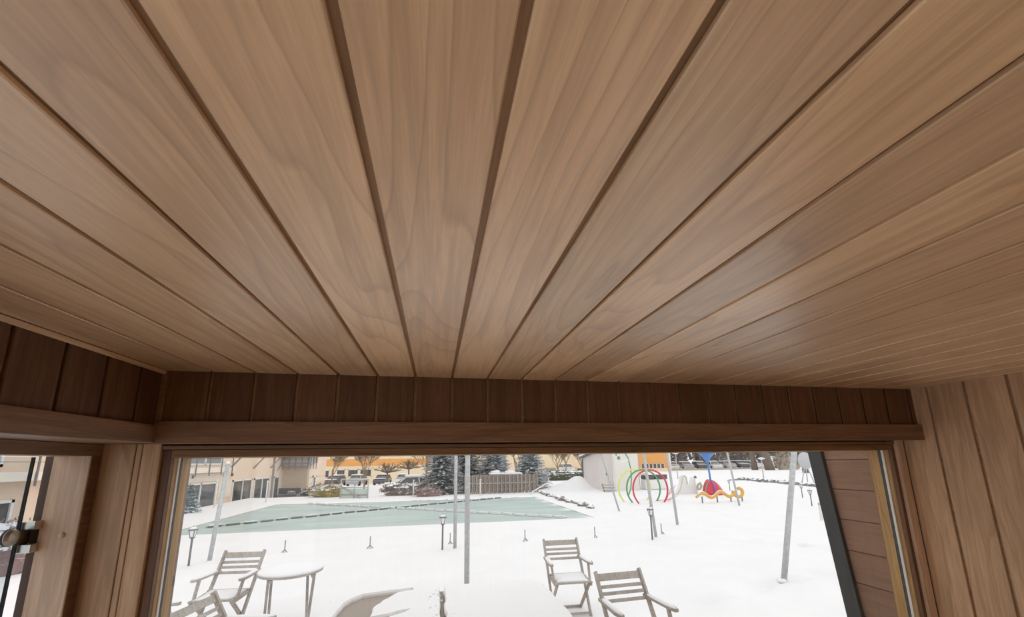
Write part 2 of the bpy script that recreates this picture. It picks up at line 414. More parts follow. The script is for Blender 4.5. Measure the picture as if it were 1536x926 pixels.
# back wall
wall_back = tag(MB().box(XLD-0.25, XR+0.1, YB-0.1, YB-TD, ZF-0.02, ZC+0.1).build('wall_back', M['tongue']), 'rear wall of upright timber planks behind the viewer', 'wall', kind='structure')
x = XLD
while x < XR - 0.01:
    b_ = min(x+PIT-GW, XR)
    plank('plank', wall_back, ((x+b_)/2, YB, (ZF+ZC)/2), (0, 0, 1), (0, 1, 0), ZC-ZF, b_-x, TD, M['ceil']); x += PIT

# front: bulkhead above the window, with the panels beside the window below
wall_front = tag(MB().box(XLD-0.02, XR+0.05, YF+TD, YW+0.14, ZS+0.003, ZC+0.09).build('wall_front', M['tongue']), 'front wall above the picture window, short upright planks', 'wall', kind='structure')
k = -8
while True:
    x0 = G0 + PIT*k; x1 = x0 + PIT; k += 1
    a = max(x0 + GW/2, XL); b_ = min(x1 - GW/2, XR)
    if a >= XR - 0.005: break
    if b_ - a < 0.01: continue
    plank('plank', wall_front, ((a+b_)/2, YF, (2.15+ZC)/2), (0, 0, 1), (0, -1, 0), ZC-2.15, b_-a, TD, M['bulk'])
MB().box(XLD-0.02, XR, YF, YW+0.0, ZS, ZS+0.004).build('soffit_board', M['fascia'], wall_front)
for a, b_ in ((-1.172, -1.0655), (-1.0625, -1.045), (-1.0425, -0.985)):
    plank('panel', wall_front, ((a+b_)/2, YW, (ZF+ZS)/2), (0, 0, 1), (0, -1, 0), ZS-ZF, b_-a, 0.05, M['wall'])
plank('panel', wall_front, ((2.362+XR-0.006)/2, YW-0.002, (ZF+ZS)/2), (0, 0, 1), (0, -1, 0), ZS-ZF, XR-0.006-2.362, 0.05, M['stile'])

# left: bulkhead over the recessed door wall
wall_left = tag(MB().box(XLD-0.12, XL-TD, YB, YF+0.03, ZS+0.003, ZC+0.09).build('wall_left', M['tongue']), 'left wall of upright planks above the glass door', 'wall', kind='structure')
yg = 1.498; ye = YF
while ye > YB:
    y0 = max(yg, YB); a, b_ = y0 + GW/2, ye - (GW/2 if ye < YF else 0)
    if b_ - a > 0.01:
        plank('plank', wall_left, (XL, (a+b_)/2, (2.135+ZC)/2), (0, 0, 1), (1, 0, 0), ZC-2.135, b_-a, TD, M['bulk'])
    ye = yg; yg -= 0.1395
MB().box(XLD-0.02, XL, YB, YF+0.02, ZS, ZS+0.004).build('soffit_board', M['fascia'], wall_left)
plank('door_header', wall_left, (XLD, (YB+1.674)/2, (2.039+ZS)/2), (0, 1, 0), (1, 0, 0), 1.674-YB, ZS-2.039, 0.11, M['fascia'])

# trims
def trim(i, centre, along, normal, L_, W_, T_, mat, label):
    o = plank('trim_%d' % i, None, centre, along, normal, L_, W_, T_, mat); return tag(o, label, 'trim', kind='structure')
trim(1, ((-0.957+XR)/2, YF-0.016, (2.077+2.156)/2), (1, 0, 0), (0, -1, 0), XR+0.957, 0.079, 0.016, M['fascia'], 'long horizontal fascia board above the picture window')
trim(2, (-0.954, (YB+YF-0.016)/2, (2.079+2.142)/2), (0, 1, 0), (1, 0, 0), YF-0.016-YB, 0.063, 0.016, M['fascia'], 'horizontal fascia board above the glass door')
trim(3, (XL+0.011, (YB+YF)/2, ZC-0.007), (0, 1, 0), (1, 0, -0.35), YF-YB, 0.016, 0.012, M['ceil'], 'slim moulding where ceiling meets the left wall')

# ---------------------------------------------------------------- picture window
win = tag(empty('window_1'), 'large picture window looking out on the snowy garden', 'window', kind='structure')
WX0, WX1, WZ0, WZ1 = -0.955, 2.345, 0.39, 2.031
fr = [('frame_jamb', (-0.986, WX0), (WZ0-0.06, 2.058)), ('frame_jamb', (WX1, 2.374), (WZ0-0.06, 2.058))]
for n_, (a, b_), (c, d) in fr:
    plank(n_, win, ((a+b_)/2, 1.692, (c+d)/2), (0, 0, 1), (0, -1, 0), d-c, b_-a, 0.02, M['frameface'])
plank('frame_head', win, ((WX0+WX1)/2, 1.692, (WZ1+2.060)/2), (1, 0, 0), (0, -1, 0), WX1-WX0, 2.060-WZ1, 0.02, M['framehead'])
plank('frame_head_lip', win, ((-0.986+2.362)/2, 1.684, 2.0685), (1, 0, 0), (0, -1, 0), 3.34, 0.014, 0.03, M['fascia'])
plank('frame_sill', win, ((WX0+WX1)/2, 1.692, WZ0-0.03), (1, 0, 0), (0, -1, 0), WX1-WX0, 0.06, 0.13, M['frameface'])
for s_, xx in ((1, WX0), (-1, WX1)):
    for (ya, yb, nm, mt) in ((1.712, 1.733, 'glazing_bead', 'pine'), (1.733, 1.747, 'glass_spacer', 'spacer'), (1.747, 1.763, 'rubber_seal', 'seal'), (1.763, 1.815, 'outer_jamb', 'pine')):
        d_ = {'glazing_bead': 0.0, 'glass_spacer': 0.003, 'rubber_seal': 0.002, 'outer_jamb': -0.004}[nm]
        a, b_ = sorted((xx + s_*d_, xx - s_*0.03))
        plank(nm, win, ((xx + s_*d_), (ya+yb)/2, (WZ0+WZ1)/2), (0, 0, 1), (s_, 0, 0), WZ1-WZ0+0.0, yb-ya, 0.03, M[mt])
plank('head_bead', win, ((WX0+WX1)/2, 1.7635, WZ1), (1, 0, 0), (0, 0, -1), WX1-WX0, 0.103, 0.025, M['pine'])
MB().box(WX0-0.006, WX1+0.006, 1.745, 1.749, WZ0-0.006, WZ1+0.006).build('glass_pane', M['glass'], win)
# wall strip above the window outside
MB().box(XLD-0.15, XR, 1.815, 1.83, 2.03, 2.45).build('outer_boarding', M['siding'], wall_front)
MB().box(-1.3, -0.96, 1.735, 1.83, ZF-0.1, 2.03).build('outer_boarding', M['siding'], wall_front)
MB().box(-0.99, XR+0.1, 1.735, 1.83, 0.0, 0.36).build('outer_boarding', M['siding'], wall_front)

# ---------------------------------------------------------------- glass door in the left wall
door = tag(empty('door_1'), 'frameless glass door with laminated timber jamb and steel hinge', 'door', kind='structure')
MB().cbox(XLD-0.11, XLD, 1.636, 1.674, ZF, 2.039, 0.002).build('jamb', M['frameface'], door)
plank('jamb_reveal', door, (XLD-0.057, 1.632, (ZF+2.039)/2), (0, 0, 1), (0, -1, 0), 2.039-ZF, 0.108, 0.006, M['stile'])
MB().box(XLD-0.134, XLD-0.112, 1.634, 1.68, ZF, 2.039).build('rebate', M['rebate'], door)
btn = MB().lathe([(0.0090, 0.0), (0.0085, -0.003), (0.0055, -0.0055), (0.001, -0.0065)], 14, (-1.203, 1.631, 1.783), 'y').build('timber_plug', M['stile'], door, True)
MB().box(-1.304, -1.296, 0.62, 1.597, ZF+0.02, 2.036).build('glass_pane', M['doorglass'], door)
MB().box(-1.3045, -1.2955, 1.597, 1.6015, ZF+0.02, 2.036).build('glass_edge', M['glassedge'], door)
hg = MB().cbox(-1.310, -1.290, 1.585, 1.632, 1.762, 1.806, 0.002).build('hinge', M['darksteel'], door)
for z0, z1 in ((1.806, 1.832), (1.735, 1.762)):
    MB().cbox(-1.305, -1.262, 1.606, 1.634, z0, z1, 0.002).build('hinge_plate', M['steel'], hg)
MB().lathe([(0.026, 0.0), (0.026, 0.004), (0.019, 0.013), (0.006, 0.018), (0.001, 0.018)], 20, (-1.290, 1.566, 1.790), 'x').build('hinge_cap', M['steel'], hg, False)
MB().lathe([(0.027, -0.004), (0.027, 0.002)], 20, (-1.290, 1.566, 1.790), 'x').build('cap_gasket', M['seal'], hg)
# unseen second glazed bay nearer the viewer, added for daylight, then solid wall
MB().cbox(XLD-0.15, XLD, 0.54, 0.615, ZF, 2.039, 0.003).build('door_post', M['stile'], door)
win2 = tag(empty('added_window_2'), 'unseen fixed glass panel added beside the glass door for daylight', 'window', kind='structure')
MB().box(-1.304, -1.296, YB+0.12, 0.535, ZF+0.02, 2.036).build('glass_pane', M['doorglass'], win2)
MB().cbox(XLD-0.15, XLD, YB, YB+0.12, ZF, 2.039, 0.003).build('frame_jamb', M['stile'], win2)

# ---------------------------------------------------------------- wing wall outside, right of the window
wing = tag(MB().prism([(1.80, 0.0), (2.01, 0.0), (2.18, 2.5), (1.80, 2.5)], 2.412, 2.50, 'x').build('wall_wing', M['siding']), 'brown boarded wing wall outside with raked grey edge', 'wall', kind='structure')
def rake(z): return 2.208 - (2.028 - z)*0.094
zl = [1.288 + 0.1735*i for i in range(-8, 8)]
for z0, z1 in zip(zl[:-1], zl[1:]):
    a, b_ = max(0.02, z0+0.0022), min(2.5, z1-0.0022)
    if b_ <= a: continue
    MB().prism([(1.832, a), (rake(a)-0.09, a), (rake(b_)-0.09, b_), (1.832, b_)], 2.40, 2.413, 'x').build('board', M['siding'], wing)
MB().prism([(1.80, 0.0), (1.829, 0.0), (1.829, 2.45), (1.80, 2.45)], 2.36, 2.413, 'x').build('corner_batten', M['siding'], wing)
MB().prism([(rake(0)-0.088, 0.0), (rake(0), 0.0), (rake(2.5), 2.5), (rake(2.5)-0.088, 2.5)], 2.378, 2.52, 'x').build('edge_trim', M['slate'], wing)

# ================================================================ THE GARDEN
def sm(t):
    t = max(0.0, min(1.0, t)); return t*t*(3-2*t)
PX0, PX1, PY0, PY1 = -8.0, 5.62, 13.95, 23.0        # pool
def gauss(x, y, cx, cy, sx, sy): return math.exp(-((x-cx)/sx)**2 - ((y-cy)/sy)**2)
_r = random.Random(3)
prints = []
for i in range(26):      # two trails of old footprints on the right
    t = i/25; prints.append((7.2+2.6*t+_r.uniform(-.25, .25), 9.6-3.0*t+_r.uniform(-.2, .2), _r.uniform(.02, .05)))
for i in range(16):
    t = i/15; prints.append((3.6+3.2*t+_r.uniform(-.3, .3), 5.6+0.7*t+_r.uniform(-.2, .2), _r.uniform(.015, .04)))
for i in range(30): prints.append((_r.uniform(-4, 12), _r.uniform(5, 13), _r.uniform(.01, .02)))
def terrain(x, y):
    d = 1.1*sm((-11.3-x)/1.6)*sm((y-3)/4)
    back = (1.0*sm((y-27)/12) + 0.8*sm((y-58)/20))*sm((8.4-x + max(0, y-40)*0.42)/2.0)
    z = -max(d, back)
    z += 0.85*gauss(x, y, 10.5, 28.7, 1.05, 1.0) + 0.22*gauss(x, y, 9.0, 29.0, 1.0, 0.8)
    inpool = PX0-0.6 < x < PX1+0.6 and PY0-0.6 < y < PY1+0.6
    if not inpool and y < 60:
        z += 0.030*noise.noise(Vector((x*0.5, y*0.5, 0.3))) + 0.008*noise.noise(Vector((x*2.6, y*2.6, 4.0)))
        for px, py, dp in prints:
            if abs(px-x) < 0.5 and abs(py-y) < 0.5: z -= dp*2.2*(gauss(x, y, px, py, .17, .11) - 0.45*gauss(x, y, px+.1, py-.16, .2, .1))
    return z
def steps(*segs):
    out = []
    for a, b, n in segs: out += [a + (b-a)*i/n for i in range(n)]
    return out + [segs[-1][1]]
gx = steps((-70, -22, 10), (-22, -14, 6), (-14, -10, 16), (-10, PX0, 4), (PX0, -4, 6), (-4, 2, 40), (2, PX1, 32), (PX1, 13, 64), (13, 20, 14), (20, 40, 14), (40, 150, 14))
gy = steps((-14, 1.9, 10), (1.9, 10.5, 74), (10.5, PY0, 14), (PY0, PY1, 8), (PY1, 32, 28), (32, 42, 10), (42, 80, 14), (80, 180, 8))
b = MB(); nx, ny = len(gx), len(gy)
vs = [(x, y, terrain(x, y)) for y in gy for x in gx]; fs = []
for j in range(ny-1):
    for i in range(nx-1):
        cx, cy = (gx[i]+gx[i+1])/2, (gy[j]+gy[j+1])/2
        if PX0 < cx < PX1 and PY0 < cy < PY1: continue
        if -1.3 < cx < 2.45 and cy < 1.8 and cy > -1.9: pass
        fs.append((j*nx+i, j*nx+i+1, (j+1)*nx+i+1, (j+1)*nx+i))
b.add(vs, fs)
ground = tag(b.build('ground', M['snow'], None, True), 'snow-covered lawn and terrace with shallow footprints', 'snow', kind='structure')
pool = MB()
pool.box(PX0-0.05, PX1+0.05, PY0-0.05, PY1+0.05, -0.35, -0.02)
pool = tag(pool.build('swimming_pool', M['ice']), 'rectangular swimming pool with frozen grey-green surface', 'pool', kind='structure')

# lane ropes of floats lying across the ice
def rope(name, a, b_, n, white, label, bend):
    root = tag(empty(name, (a[0], a[1], -0.02)), label, 'rope', 'float ropes across the frozen pool')
    A = Vector((0, 0, 0.03)); B = Vector((b_[0]-a[0], b_[1]-a[1], 0.03)); side = Vector((-B.y, B.x, 0)).normalized()
    def P(t): return A + (B-A)*t + side*(bend*math.sin(t*PI)) + side*0.03*math.sin(t*41)
    MB().tube([P(i/40) for i in range(41)], 0.008, 5).build('cord', M['iron'], root)
    me = MB().lathe([(0.02, -0.5), (0.038, -0.44), (0.038, 0.44), (0.02, 0.5)], 8, (0, 0, 0), 'y').mesh('float', True)
    me.materials.append(M['white'] if white else M['iron'])
    L_ = (B-A).length/n*0.80
    sc = MB().box(-0.036, 0.036, -0.5, 0.5, 0.03, 0.06).mesh('snow_strip'); sc.materials.append(M['snow'])
    for i in range(n):
        p = P((i+0.5)/n); q = P((i+0.5)/n+0.002); ang = math.atan2(q.y-p.y, q.x-p.x) - PI/2
        o = link('float', me, None, root); o.location = p; o.rotation_euler = (0, 0, ang); o.scale = (1, L_, 1)
        if white or i % 2 == 0:
            s_ = link('snow_strip', sc, None, root); s_.location = p + Vector((0, 0, 0)); s_.rotation_euler = (0, 0, ang); s_.scale = (1, L_*0.9, 1)
rope('float_rope', (-7.4, 15.4), (3.71, 22.85), 26, False, 'dark float rope running from near left to far edge of pool', 0.25)
rope('float_rope', (-6.43, 22.85), (4.66, 14.15), 26, True, 'white snowy float rope running from far left to near right of pool', 0.1)

# ---------------------------------------------------------------- stone edgings
def stone_row(name, pts, n, size, label, seed):
    root = tag(empty(name, (pts[0][0], pts[0][1], 0)), label, 'stones')
    rr = random.Random(seed)
    protos = []
    for q in range(4):
        me = MB().blob((0, 0, 0), 1.0, 1, 0.7, 1, rr.uniform(.6, .9), rr.uniform(.5, .75), seed=seed+q).mesh('stone'); me.materials.append(M['stone']); protos.append(me)
    P = [Vector((x-pts[0][0], y-pts[0][1], 0)) for x, y in pts]
    lens = [(P[i+1]-P[i]).length for i in range(len(P)-1)]; tot = sum(lens)
    for i in range(n):
        d = tot*(i+0.5)/n; k = 0
        while k < len(lens)-1 and d > lens[k]: d -= lens[k]; k += 1
        p = P[k].lerp(P[k+1], d/lens[k])
        o = link('stone', rr.choice(protos), None, root)
        s = size*rr.uniform(.7, 1.3)
        o.location = (p.x+rr.uniform(-.12, .12), p.y+rr.uniform(-.15, .15), s*rr.uniform(0.15, 0.4)+terrain(p.x+pts[0][0], p.y+pts[0][1])); o.rotation_euler = (rr.uniform(-.3, .3), rr.uniform(-.3, .3), rr.uniform(0, 6.3)); o.scale = (s, s, s)
stone_row('stone_edging', [(6.69, 25.6), (6.45, 20.3), (6.66, 16.3)], 44, 0.17, 'low rubble stone edging beside the right end of the pool', 11)
stone_row('stone_border', [(26.9, 33.1), (28.4, 33.2), (27.3, 29.1), (26.0, 24.6), (25.4, 22.6)], 60, 0.27, 'row of dark snowy stones across the lawn at far right', 23)

# ---------------------------------------------------------------- poles
def pole(base, lean, r, h, label, mat='galv', cap=False):
    root = tag(empty('metal_pole', (base[0], base[1], 0)), label, 'pole', 'bare metal poles standing in the snow')
    top = Vector((lean[0], lean[1], 1.0))*h
    MB().tube([(0, 0, -0.2), top], r, 12).build('tube', M[mat], root, True)
    MB().lathe([(r*1.05, -0.02), (r*1.05, 0.03), (r*0.6, 0.05)], 12, top).build('end_cap', M['white'] if cap else M['galv'], root, True)
    MB().lathe([(0.09, -0.03), (0.07, 0.006), (r*1.1, 0.018)], 12).build('snow_collar', M['snow'], root, True)
pole((-4.70, 10.08), (0.07, 0.0), 0.042, 2.05, 'grey metal pole leaning beside the left armchair, white cap', cap=True)
pole((0.50, 9.96), (0.0, 0.0), 0.040, 3.6, 'thin upright metal pole just behind the thicker central pole')
pole((0.555, 7.05), (0.0, 0.0), 0.044, 3.6, 'upright metal pole rising behind the snow-covered hot tub')
pole((7.30, 15.37), (-0.295, 0.0), 0.034, 3.0, 'slanting thin metal pole in front of the white shed')
pole((5.73, 10.04), (-0.085, 0.0), 0.038, 3.2, 'metal pole crossing in front of the red hoop')
pole((7.41, 11.67), (-0.065, 0.0), 0.040, 3.2, 'metal pole standing between the red hoop and the white play figure')
pole((12.88, 15.54), (-0.14, 0.0), 0.040, 3.2, 'slanting metal pole in front of the wavy amber snake')
pole((5.72, 6.16), (0.29, 0.0), 0.046, 3.2, 'stout grey pole leaning right, near the wing wall')
pole((12.26, 11.25), (0.0, 0.0), 0.045, 0.50, 'short pale stub post beside the grey edge of the wing wall', 'whitepost')

# ---------------------------------------------------------------- garden lanterns and posts
def lantern(base, label, h=0.80):
    root = tag(empty('garden_lantern', (base[0], base[1], 0)), label, 'lamp', 'low garden lanterns in the snow')
    MB().tube([(0, 0, -0.1), (0, 0, h-0.24)], 0.020, 8).build('stem', M['iron'], root, True)
    MB().lathe([(0.028, h-0.26), (0.05, h-0.235), (0.05, h-0.225)], 8).build('tray', M['iron'], root)
    MB().lathe([(0.042, h-0.225), (0.068, h-0.09)], 8).build('glass_body', M['white'], root)
    for k in range(4):
        a = PI/4+k*PI/2; MB().bar((0.043*math.cos(a), 0.043*math.sin(a), h-0.225), (0.07*math.cos(a), 0.07*math.sin(a), h-0.09), 0.012, 0.012).build('rib', M['iron'], root)
    MB().lathe([(0.095, h-0.095), (0.085, h-0.075), (0.03, h-0.035), (0.012, h-0.03)], 8).build('roof', M['iron'], root)
    MB().lathe([(0.080, h-0.074), (0.05, h-0.04), (0.03, h-0.025)], 8).build('snow_cap', M['snow'], root, True)
    MB().lathe([(0.008, h-0.03), (0.014, h-0.015), (0.002, h)], 6).build('finial', M['iron'], root)
lantern((-4.89, 9.72), 'low garden lantern at far left, beside the leaning capped pole', 0.79)
lantern((0.21, 9.96), 'low garden lantern in front of the frozen pool, left of two poles', 0.81)
lantern((5.49, 9.83), 'low garden lantern in front of the three coloured hoops', 0.82)
lantern((15.57, 14.64), 'low garden lantern at far right nearest the grey wing wall edge', 0.71)
lantern((18.06, 17.43), 'low garden lantern at right, just before the snowy stone row', 0.74)
lantern((18.19, 22.65), 'low garden lantern at the left end of the stone row', 0.72)
def tall_lamp(base, h, label):
    root = tag(empty('path_lamp', (base[0], base[1], 0)), label, 'lamp')
    MB().tube([(0, 0, -0.1), (0, 0, h)], 0.045, 8).build('post', M['galv'], root, True)
    MB().lathe([(0.10, h-0.1), (0.32, h), (0.30, h+0.03), (0.05, h+0.1)], 14).build('lamp_head', M['white'], root, True)
tall_lamp((28.4, 31.0), 1.95, 'path lamp with flat round head among far snow at right')
tall_lamp((24.6, 38.0), 2.6, 'slender path lamp standing behind the white play figure')

def stake(i, base, label):
    root = tag(empty('ground_stake', (base[0], base[1], 0)), label, 'stake', 'row of small stakes along the near side of the pool')
    MB().tube([(0, 0, 0.06), (0, 0, 0.27)], 0.013, 6).build('shaft', M['stake'], root)
    for k in range(3):
        a = math.radians(200+k*70 + i*9); MB().bar((0, 0, 0.07), (0.085*math.cos(a), 0.085*math.sin(a), -0.01), 0.018, 0.014).build('foot', M['stake'], root)
for i, (p, lb) in enumerate(zip([(-3.39, 10.6), (-1.50, 10.6), (0.41, 10.55), (2.31, 10.5), (4.18, 10.42), (6.13, 10.46)],
    ['small grey stake in the snow above the round table', 'small grey stake in open snow between round table and lantern', 'small grey stake between lantern and thin pole',
     'small grey stake in the snow right of the thick central pole', 'small grey stake in the snow above the lowest armchair', 'small grey stake right of the lantern near the hoops'])):
    stake(i, p, lb)

def rail_post(base, h, label):
    o = empty('pool_post', (base[0], base[1], terrain(*base))); tag(o, label, 'post', 'slim white posts round the pool')
    MB().tube([(0, 0, -0.1), (0, 0, h)], 0.035, 8).build('shaft', M['whitepost'], o, True)
    MB().lathe([(0.05, h-0.01), (0.05, h+0.03), (0.01, h+0.06)], 8).build('snow_cap', M['snow'], o, True)
rail_post((2.75, 25.0), 0.92, 'slim white post before the timber fence')
rail_post((-1.25, 25.3), 0.95, 'slim white post before the brown bank')
rail_post((7.90, 27.8), 0.75, 'slim white post at the right end of the timber fence')
rail_post((-10.6, 22.6), 1.25, 'slim white post before the leftmost ground-floor window')
rail_post((-9.01, 24.5), 1.10, 'slim white post before the building doors')
hr = tag(empty('pool_handrail', (6.35, 25.1, 0)), 'slanting snowy handrail at the right of the timber fence', 'handrail')
MB().tube([(-0.5, -0.2, 0.02), (0.3, 0.7, 0.28), (1.0, 1.4, 0.5), (1.6, 2.1, 0.52)], 0.04, 8).build('rail', M['white'], hr, True)

# ---------------------------------------------------------------- hot tub under a snowy folding cover
tub = tag(empty('hot_tub', (0.09, 2.99, 0)), 'square hot tub under a taupe folding cover with broken snow', 'hot tub')
def rrect(x0, x1, y0, y1, r, n=5):
    out = []
    for cx, cy, a0 in ((x1-r, y1-r, 0), (x0+r, y1-r, 90), (x0+r, y0+r, 180), (x1-r, y0+r, 270)):
        for i in range(n+1):
            a = math.radians(a0+90*i/n); out.append((cx+r*math.cos(a), cy+r*math.sin(a)))
    return out
MB().prism(rrect(-0.86, 0.86, -0.86, 0.86, 0.14), 0.0, 0.80).build('cabinet', M['tubshell'], tub)
MB().prism(rrect(-0.89, 0.89, -0.89, 0.89, 0.15), 0.78, 0.82).build('rim', M['taupe'], tub)
def half(x0, x1):
    sgn = -1 if x0 < -0.5 else 1
    xo = x0 if sgn < 0 else x1; xi = x1 if sgn < 0 else x0; r = 0.15
    poly = [(xi, -0.9), (xi, 0.9)]
    for i in range(6):
        a = math.radians(90 - 90*i/5); poly.append((xo - sgn*r + sgn*r*math.cos(a), 0.9 - r + r*math.sin(a)))
    for i in range(6):
        a = math.radians(-90*i/5); poly.append((xo - sgn*r + sgn*r*math.cos(a), -0.9 + r + r*math.sin(a)))
    return poly
MB().prism(half(-0.9, -0.03), 0.82, 0.888).build('cover_panel', M['taupe'], tub)
MB().prism(half(0.02, 0.9), 0.82, 0.888).build('cover_panel', M['taupe'], tub)
MB().box(-0.035, 0.025, -0.9, 0.9, 0.80, 0.868).build('fold_hinge', M['taupe'], tub)
def snow_slab(poly, z0, z1, parent, name='snow_slab', jag=0.012, seed=1):
    """flat lying snow with an uneven rounded edge"""
    rr = random.Random(seed); pts = []
    n = len(poly)
    for i in range(n):
        a = Vector(poly[i]); c = Vector(poly[(i+1) % n]); m = max(1, int((c-a).length/0.05))
        for k in range(m):
            p = a.lerp(c, k/m); pts.append((p.x+rr.uniform(-jag, jag), p.y+rr.uniform(-jag, jag)))
    k = len(pts); area = sum(pts[i][0]*pts[(i+1) % k][1]-pts[(i+1) % k][0]*pts[i][1] for i in range(k)); sg = 1 if area > 0 else -1
    bm = bmesh.new(); top = []
    rings = []
    for (ins, z) in ((0.0, z0), (0.0, z0+(z1-z0)*0.55), (0.009, z1)):
        ring = []
        for i, p in enumerate(pts):
            a, c = pts[i-1], pts[(i+1) % k]; tx, ty = c[0]-a[0], c[1]-a[1]; d = math.hypot(tx, ty) or 1
            ring.append(bm.verts.new((p[0]-ty/d*ins*sg, p[1]+tx/d*ins*sg, z)))
        rings.append(ring)
    for a, c in zip(rings[:-1], rings[1:]):
        for i in range(k): bm.faces.new((a[i], a[(i+1) % k], c[(i+1) % k], c[i]))
    f1 = bm.faces.new(rings[-1]); f0 = bm.faces.new(rings[0][::-1])
    f1.normal_update(); f0.normal_update()
    bmesh.ops.triangulate(bm, faces=[f1, f0])
    bmesh.ops.recalc_face_normals(bm, faces=bm.faces)
    me = bpy.data.meshes.new(name); bm.to_mesh(me); bm.free()
    return link(name, me, M['snow'], parent)
# right half clean, left half cracked open down to the taupe vinyl
snow_slab([(0.010, -0.88), (0.76, -0.88), (0.89, -0.76), (0.89, 0.78), (0.80, 0.88), (0.012, 0.885)], 0.886, 0.925, tub, jag=0.010, seed=2)
snow_slab([(-0.03, -0.88), (-0.03, 0.84), (-0.25, 0.855), (-0.38, 0.80), (-0.48, 0.62), (-0.535, 0.45), (-0.53, 0.26), (-0.40, 0.30), (-0.30, 0.36), (-0.26, 0.37), (-0.30, 0.32), (-0.42, 0.22), (-0.45, -0.88)], 0.886, 0.918, tub, jag=0.008, seed=3)
snow_slab([(-0.885, -0.80), (-0.80, -0.88), (-0.76, -0.2), (-0.79, 0.40), (-0.76, 0.66), (-0.66, 0.80), (-0.48, 0.835), (-0.29, 0.872), (-0.25, 0.89), (-0.30, 0.897), (-0.70, 0.895), (-0.86, 0.85), (-0.895, 0.70)], 0.886, 0.922, tub, jag=0.008, seed=4)
rr = random.Random(9)
cr = MB()
for i in range(24):
    cr.blob((rr.choice([-0.07, -0.09, 0.05, 0.08])+rr.gauss(0, .03), rr.uniform(0.0, 0.86), 0.919), rr.uniform(.004, .012), 1, 0.5, seed=i)
cr = cr.build('snow_crumbs', M['snow'], tub, True); cr['kind'] = 'stuff'

# ---------------------------------------------------------------- slatted folding armchairs
def make_chair(loc, rz, label):
    c = tag(empty('folding_armchair', (loc[0], loc[1], 0), rz), label, 'chair', 'weathered folding armchairs in the snow')
    g = M['greywood']; W_ = 0.245
    for s in (-1, 1):
        MB().bar((s*W_, 0.26, 0.885), (s*W_, -0.26, 0.0), 0.024, 0.046, (0, 1, 0)).build('back_post', g, c)
        MB().bar((s*(W_-0.03), -0.34, 0.44), (s*(W_-0.03), 0.10, 0.0), 0.022, 0.042, (0, 1, 0)).build('leg', g, c)
        arm = MB()
        arm.prism([(s*W_-0.03, 0.16), (s*W_+0.03, 0.16), (s*(W_+0.025)+0.035, -0.22), (s*(W_+0.025)+0.018, -0.31), (s*(W_+0.025)-0.018, -0.31), (s*(W_+0.025)-0.035, -0.22)], 0.645, 0.672)
        a = arm.build('armrest', g, c)
        b2 = MB(); nseg = 9; vsn = []
        for i in range(nseg+1):
            t = i/nseg; yy = 0.13 - t*0.43; e = min(1.0, 4*t*(1-t)+0.35)
            for q in range(5):
                an = PI*q/4; vsn.append((s*(W_+0.02*t)+0.030*e*math.cos(an), yy, 0.671+0.020*e*math.sin(an)))
        b2.add(vsn, [(i*5+q, i*5+q+1, (i+1)*5+q+1, (i+1)*5+q) for i in range(nseg) for q in range(4)] + [tuple(range(5)), tuple(range(nseg*5+4, nseg*5-1, -1))])
        b2.build('snow_ridge', M['snow'], a, True)
        MB().bar((s*(W_+0.01), -0.20, 0.65), (s*(W_-0.005), -0.29, 0.43), 0.022, 0.036, (0, 1, 0)).build('arm_support', g, c)
        MB().bar((s*(W_-0.012), -0.36, 0.425), (s*(W_-0.012), 0.02, 0.455), 0.022, 0.04).build('seat_rail', g, c)
    def post_y(z): return 0.26 - (0.885-z)/0.885*0.52
    for z, hgt in ((0.835, 0.068), (0.757, 0.030), (0.703, 0.030), (0.645, 0.030)):
        yy = post_y(z); MB().bar((-W_+0.01, yy, z), (W_-0.01, yy, z), 0.016, hgt, (0, 0.5, 0.87)).build('back_slat', g, c)
    for i in range(6):
        t = i/5; yy = -0.355 + t*0.33; z = 0.452 + 0.025*t - 0.018*math.sin(t*PI)
        MB().bar((-W_+0.0, yy, z), (W_-0.0, yy, z), 0.046, 0.016).build('seat_slat', g, c)
    sl = MB(); vsn = []
    nxs, nys = 10, 6
    for j in range(nys+1):
        for i in range(nxs+1):
            u, t = i/nxs, j/nys; edge = min(u, 1-u, t, 1-t)
            z = 0.455 + 0.025*t - 0.018*math.sin(t*PI) + 0.006 + 0.026*sm(edge/0.14)
            vsn.append((-W_+0.015+u*(2*W_-0.03), -0.37+t*0.35, z))
    sl.add(vsn, [(j*(nxs+1)+i, j*(nxs+1)+i+1, (j+1)*(nxs+1)+i+1, (j+1)*(nxs+1)+i) for j in range(nys) for i in range(nxs)])
    n0 = len(vsn); ring = [i for i in range(nxs+1)] + [j*(nxs+1)+nxs for j in range(1, nys+1)] + [nys*(nxs+1)+i for i in range(nxs-1, -1, -1)] + [j*(nxs+1) for j in range(nys-1, 0, -1)]
    sl.f.append(tuple(ring)); sl.m.append(0)
    sl.build('seat_snow', M['snow'], c, True)
    MB().bar((-W_, -0.235, 0.045), (W_, -0.235, 0.045), 0.03, 0.022).build('stretcher', g, c)
    MB().bar((-W_+0.03, 0.07, 0.035), (W_-0.03, 0.07, 0.035), 0.03, 0.022).build('stretcher', g, c)
    return c
make_chair((1.805, 5.62), math.radians(-2), 'weathered folding armchair with snowy seat beyond the hot tub corner')
make_chair((1.885, 3.85), math.radians(3), 'nearest weathered folding armchair, cut by the bottom edge, right of the tub')
make_chair((-2.49, 5.94), math.radians(-6), 'weathered folding armchair half behind the round snowy table')
make_chair((-1.73, 4.01), math.radians(79), 'weathered folding armchair seen from behind at the lower left')
make_chair((-2.78, 4.58), math.radians(88), 'weathered folding armchair whose snowy arm peeks past the left window jamb')

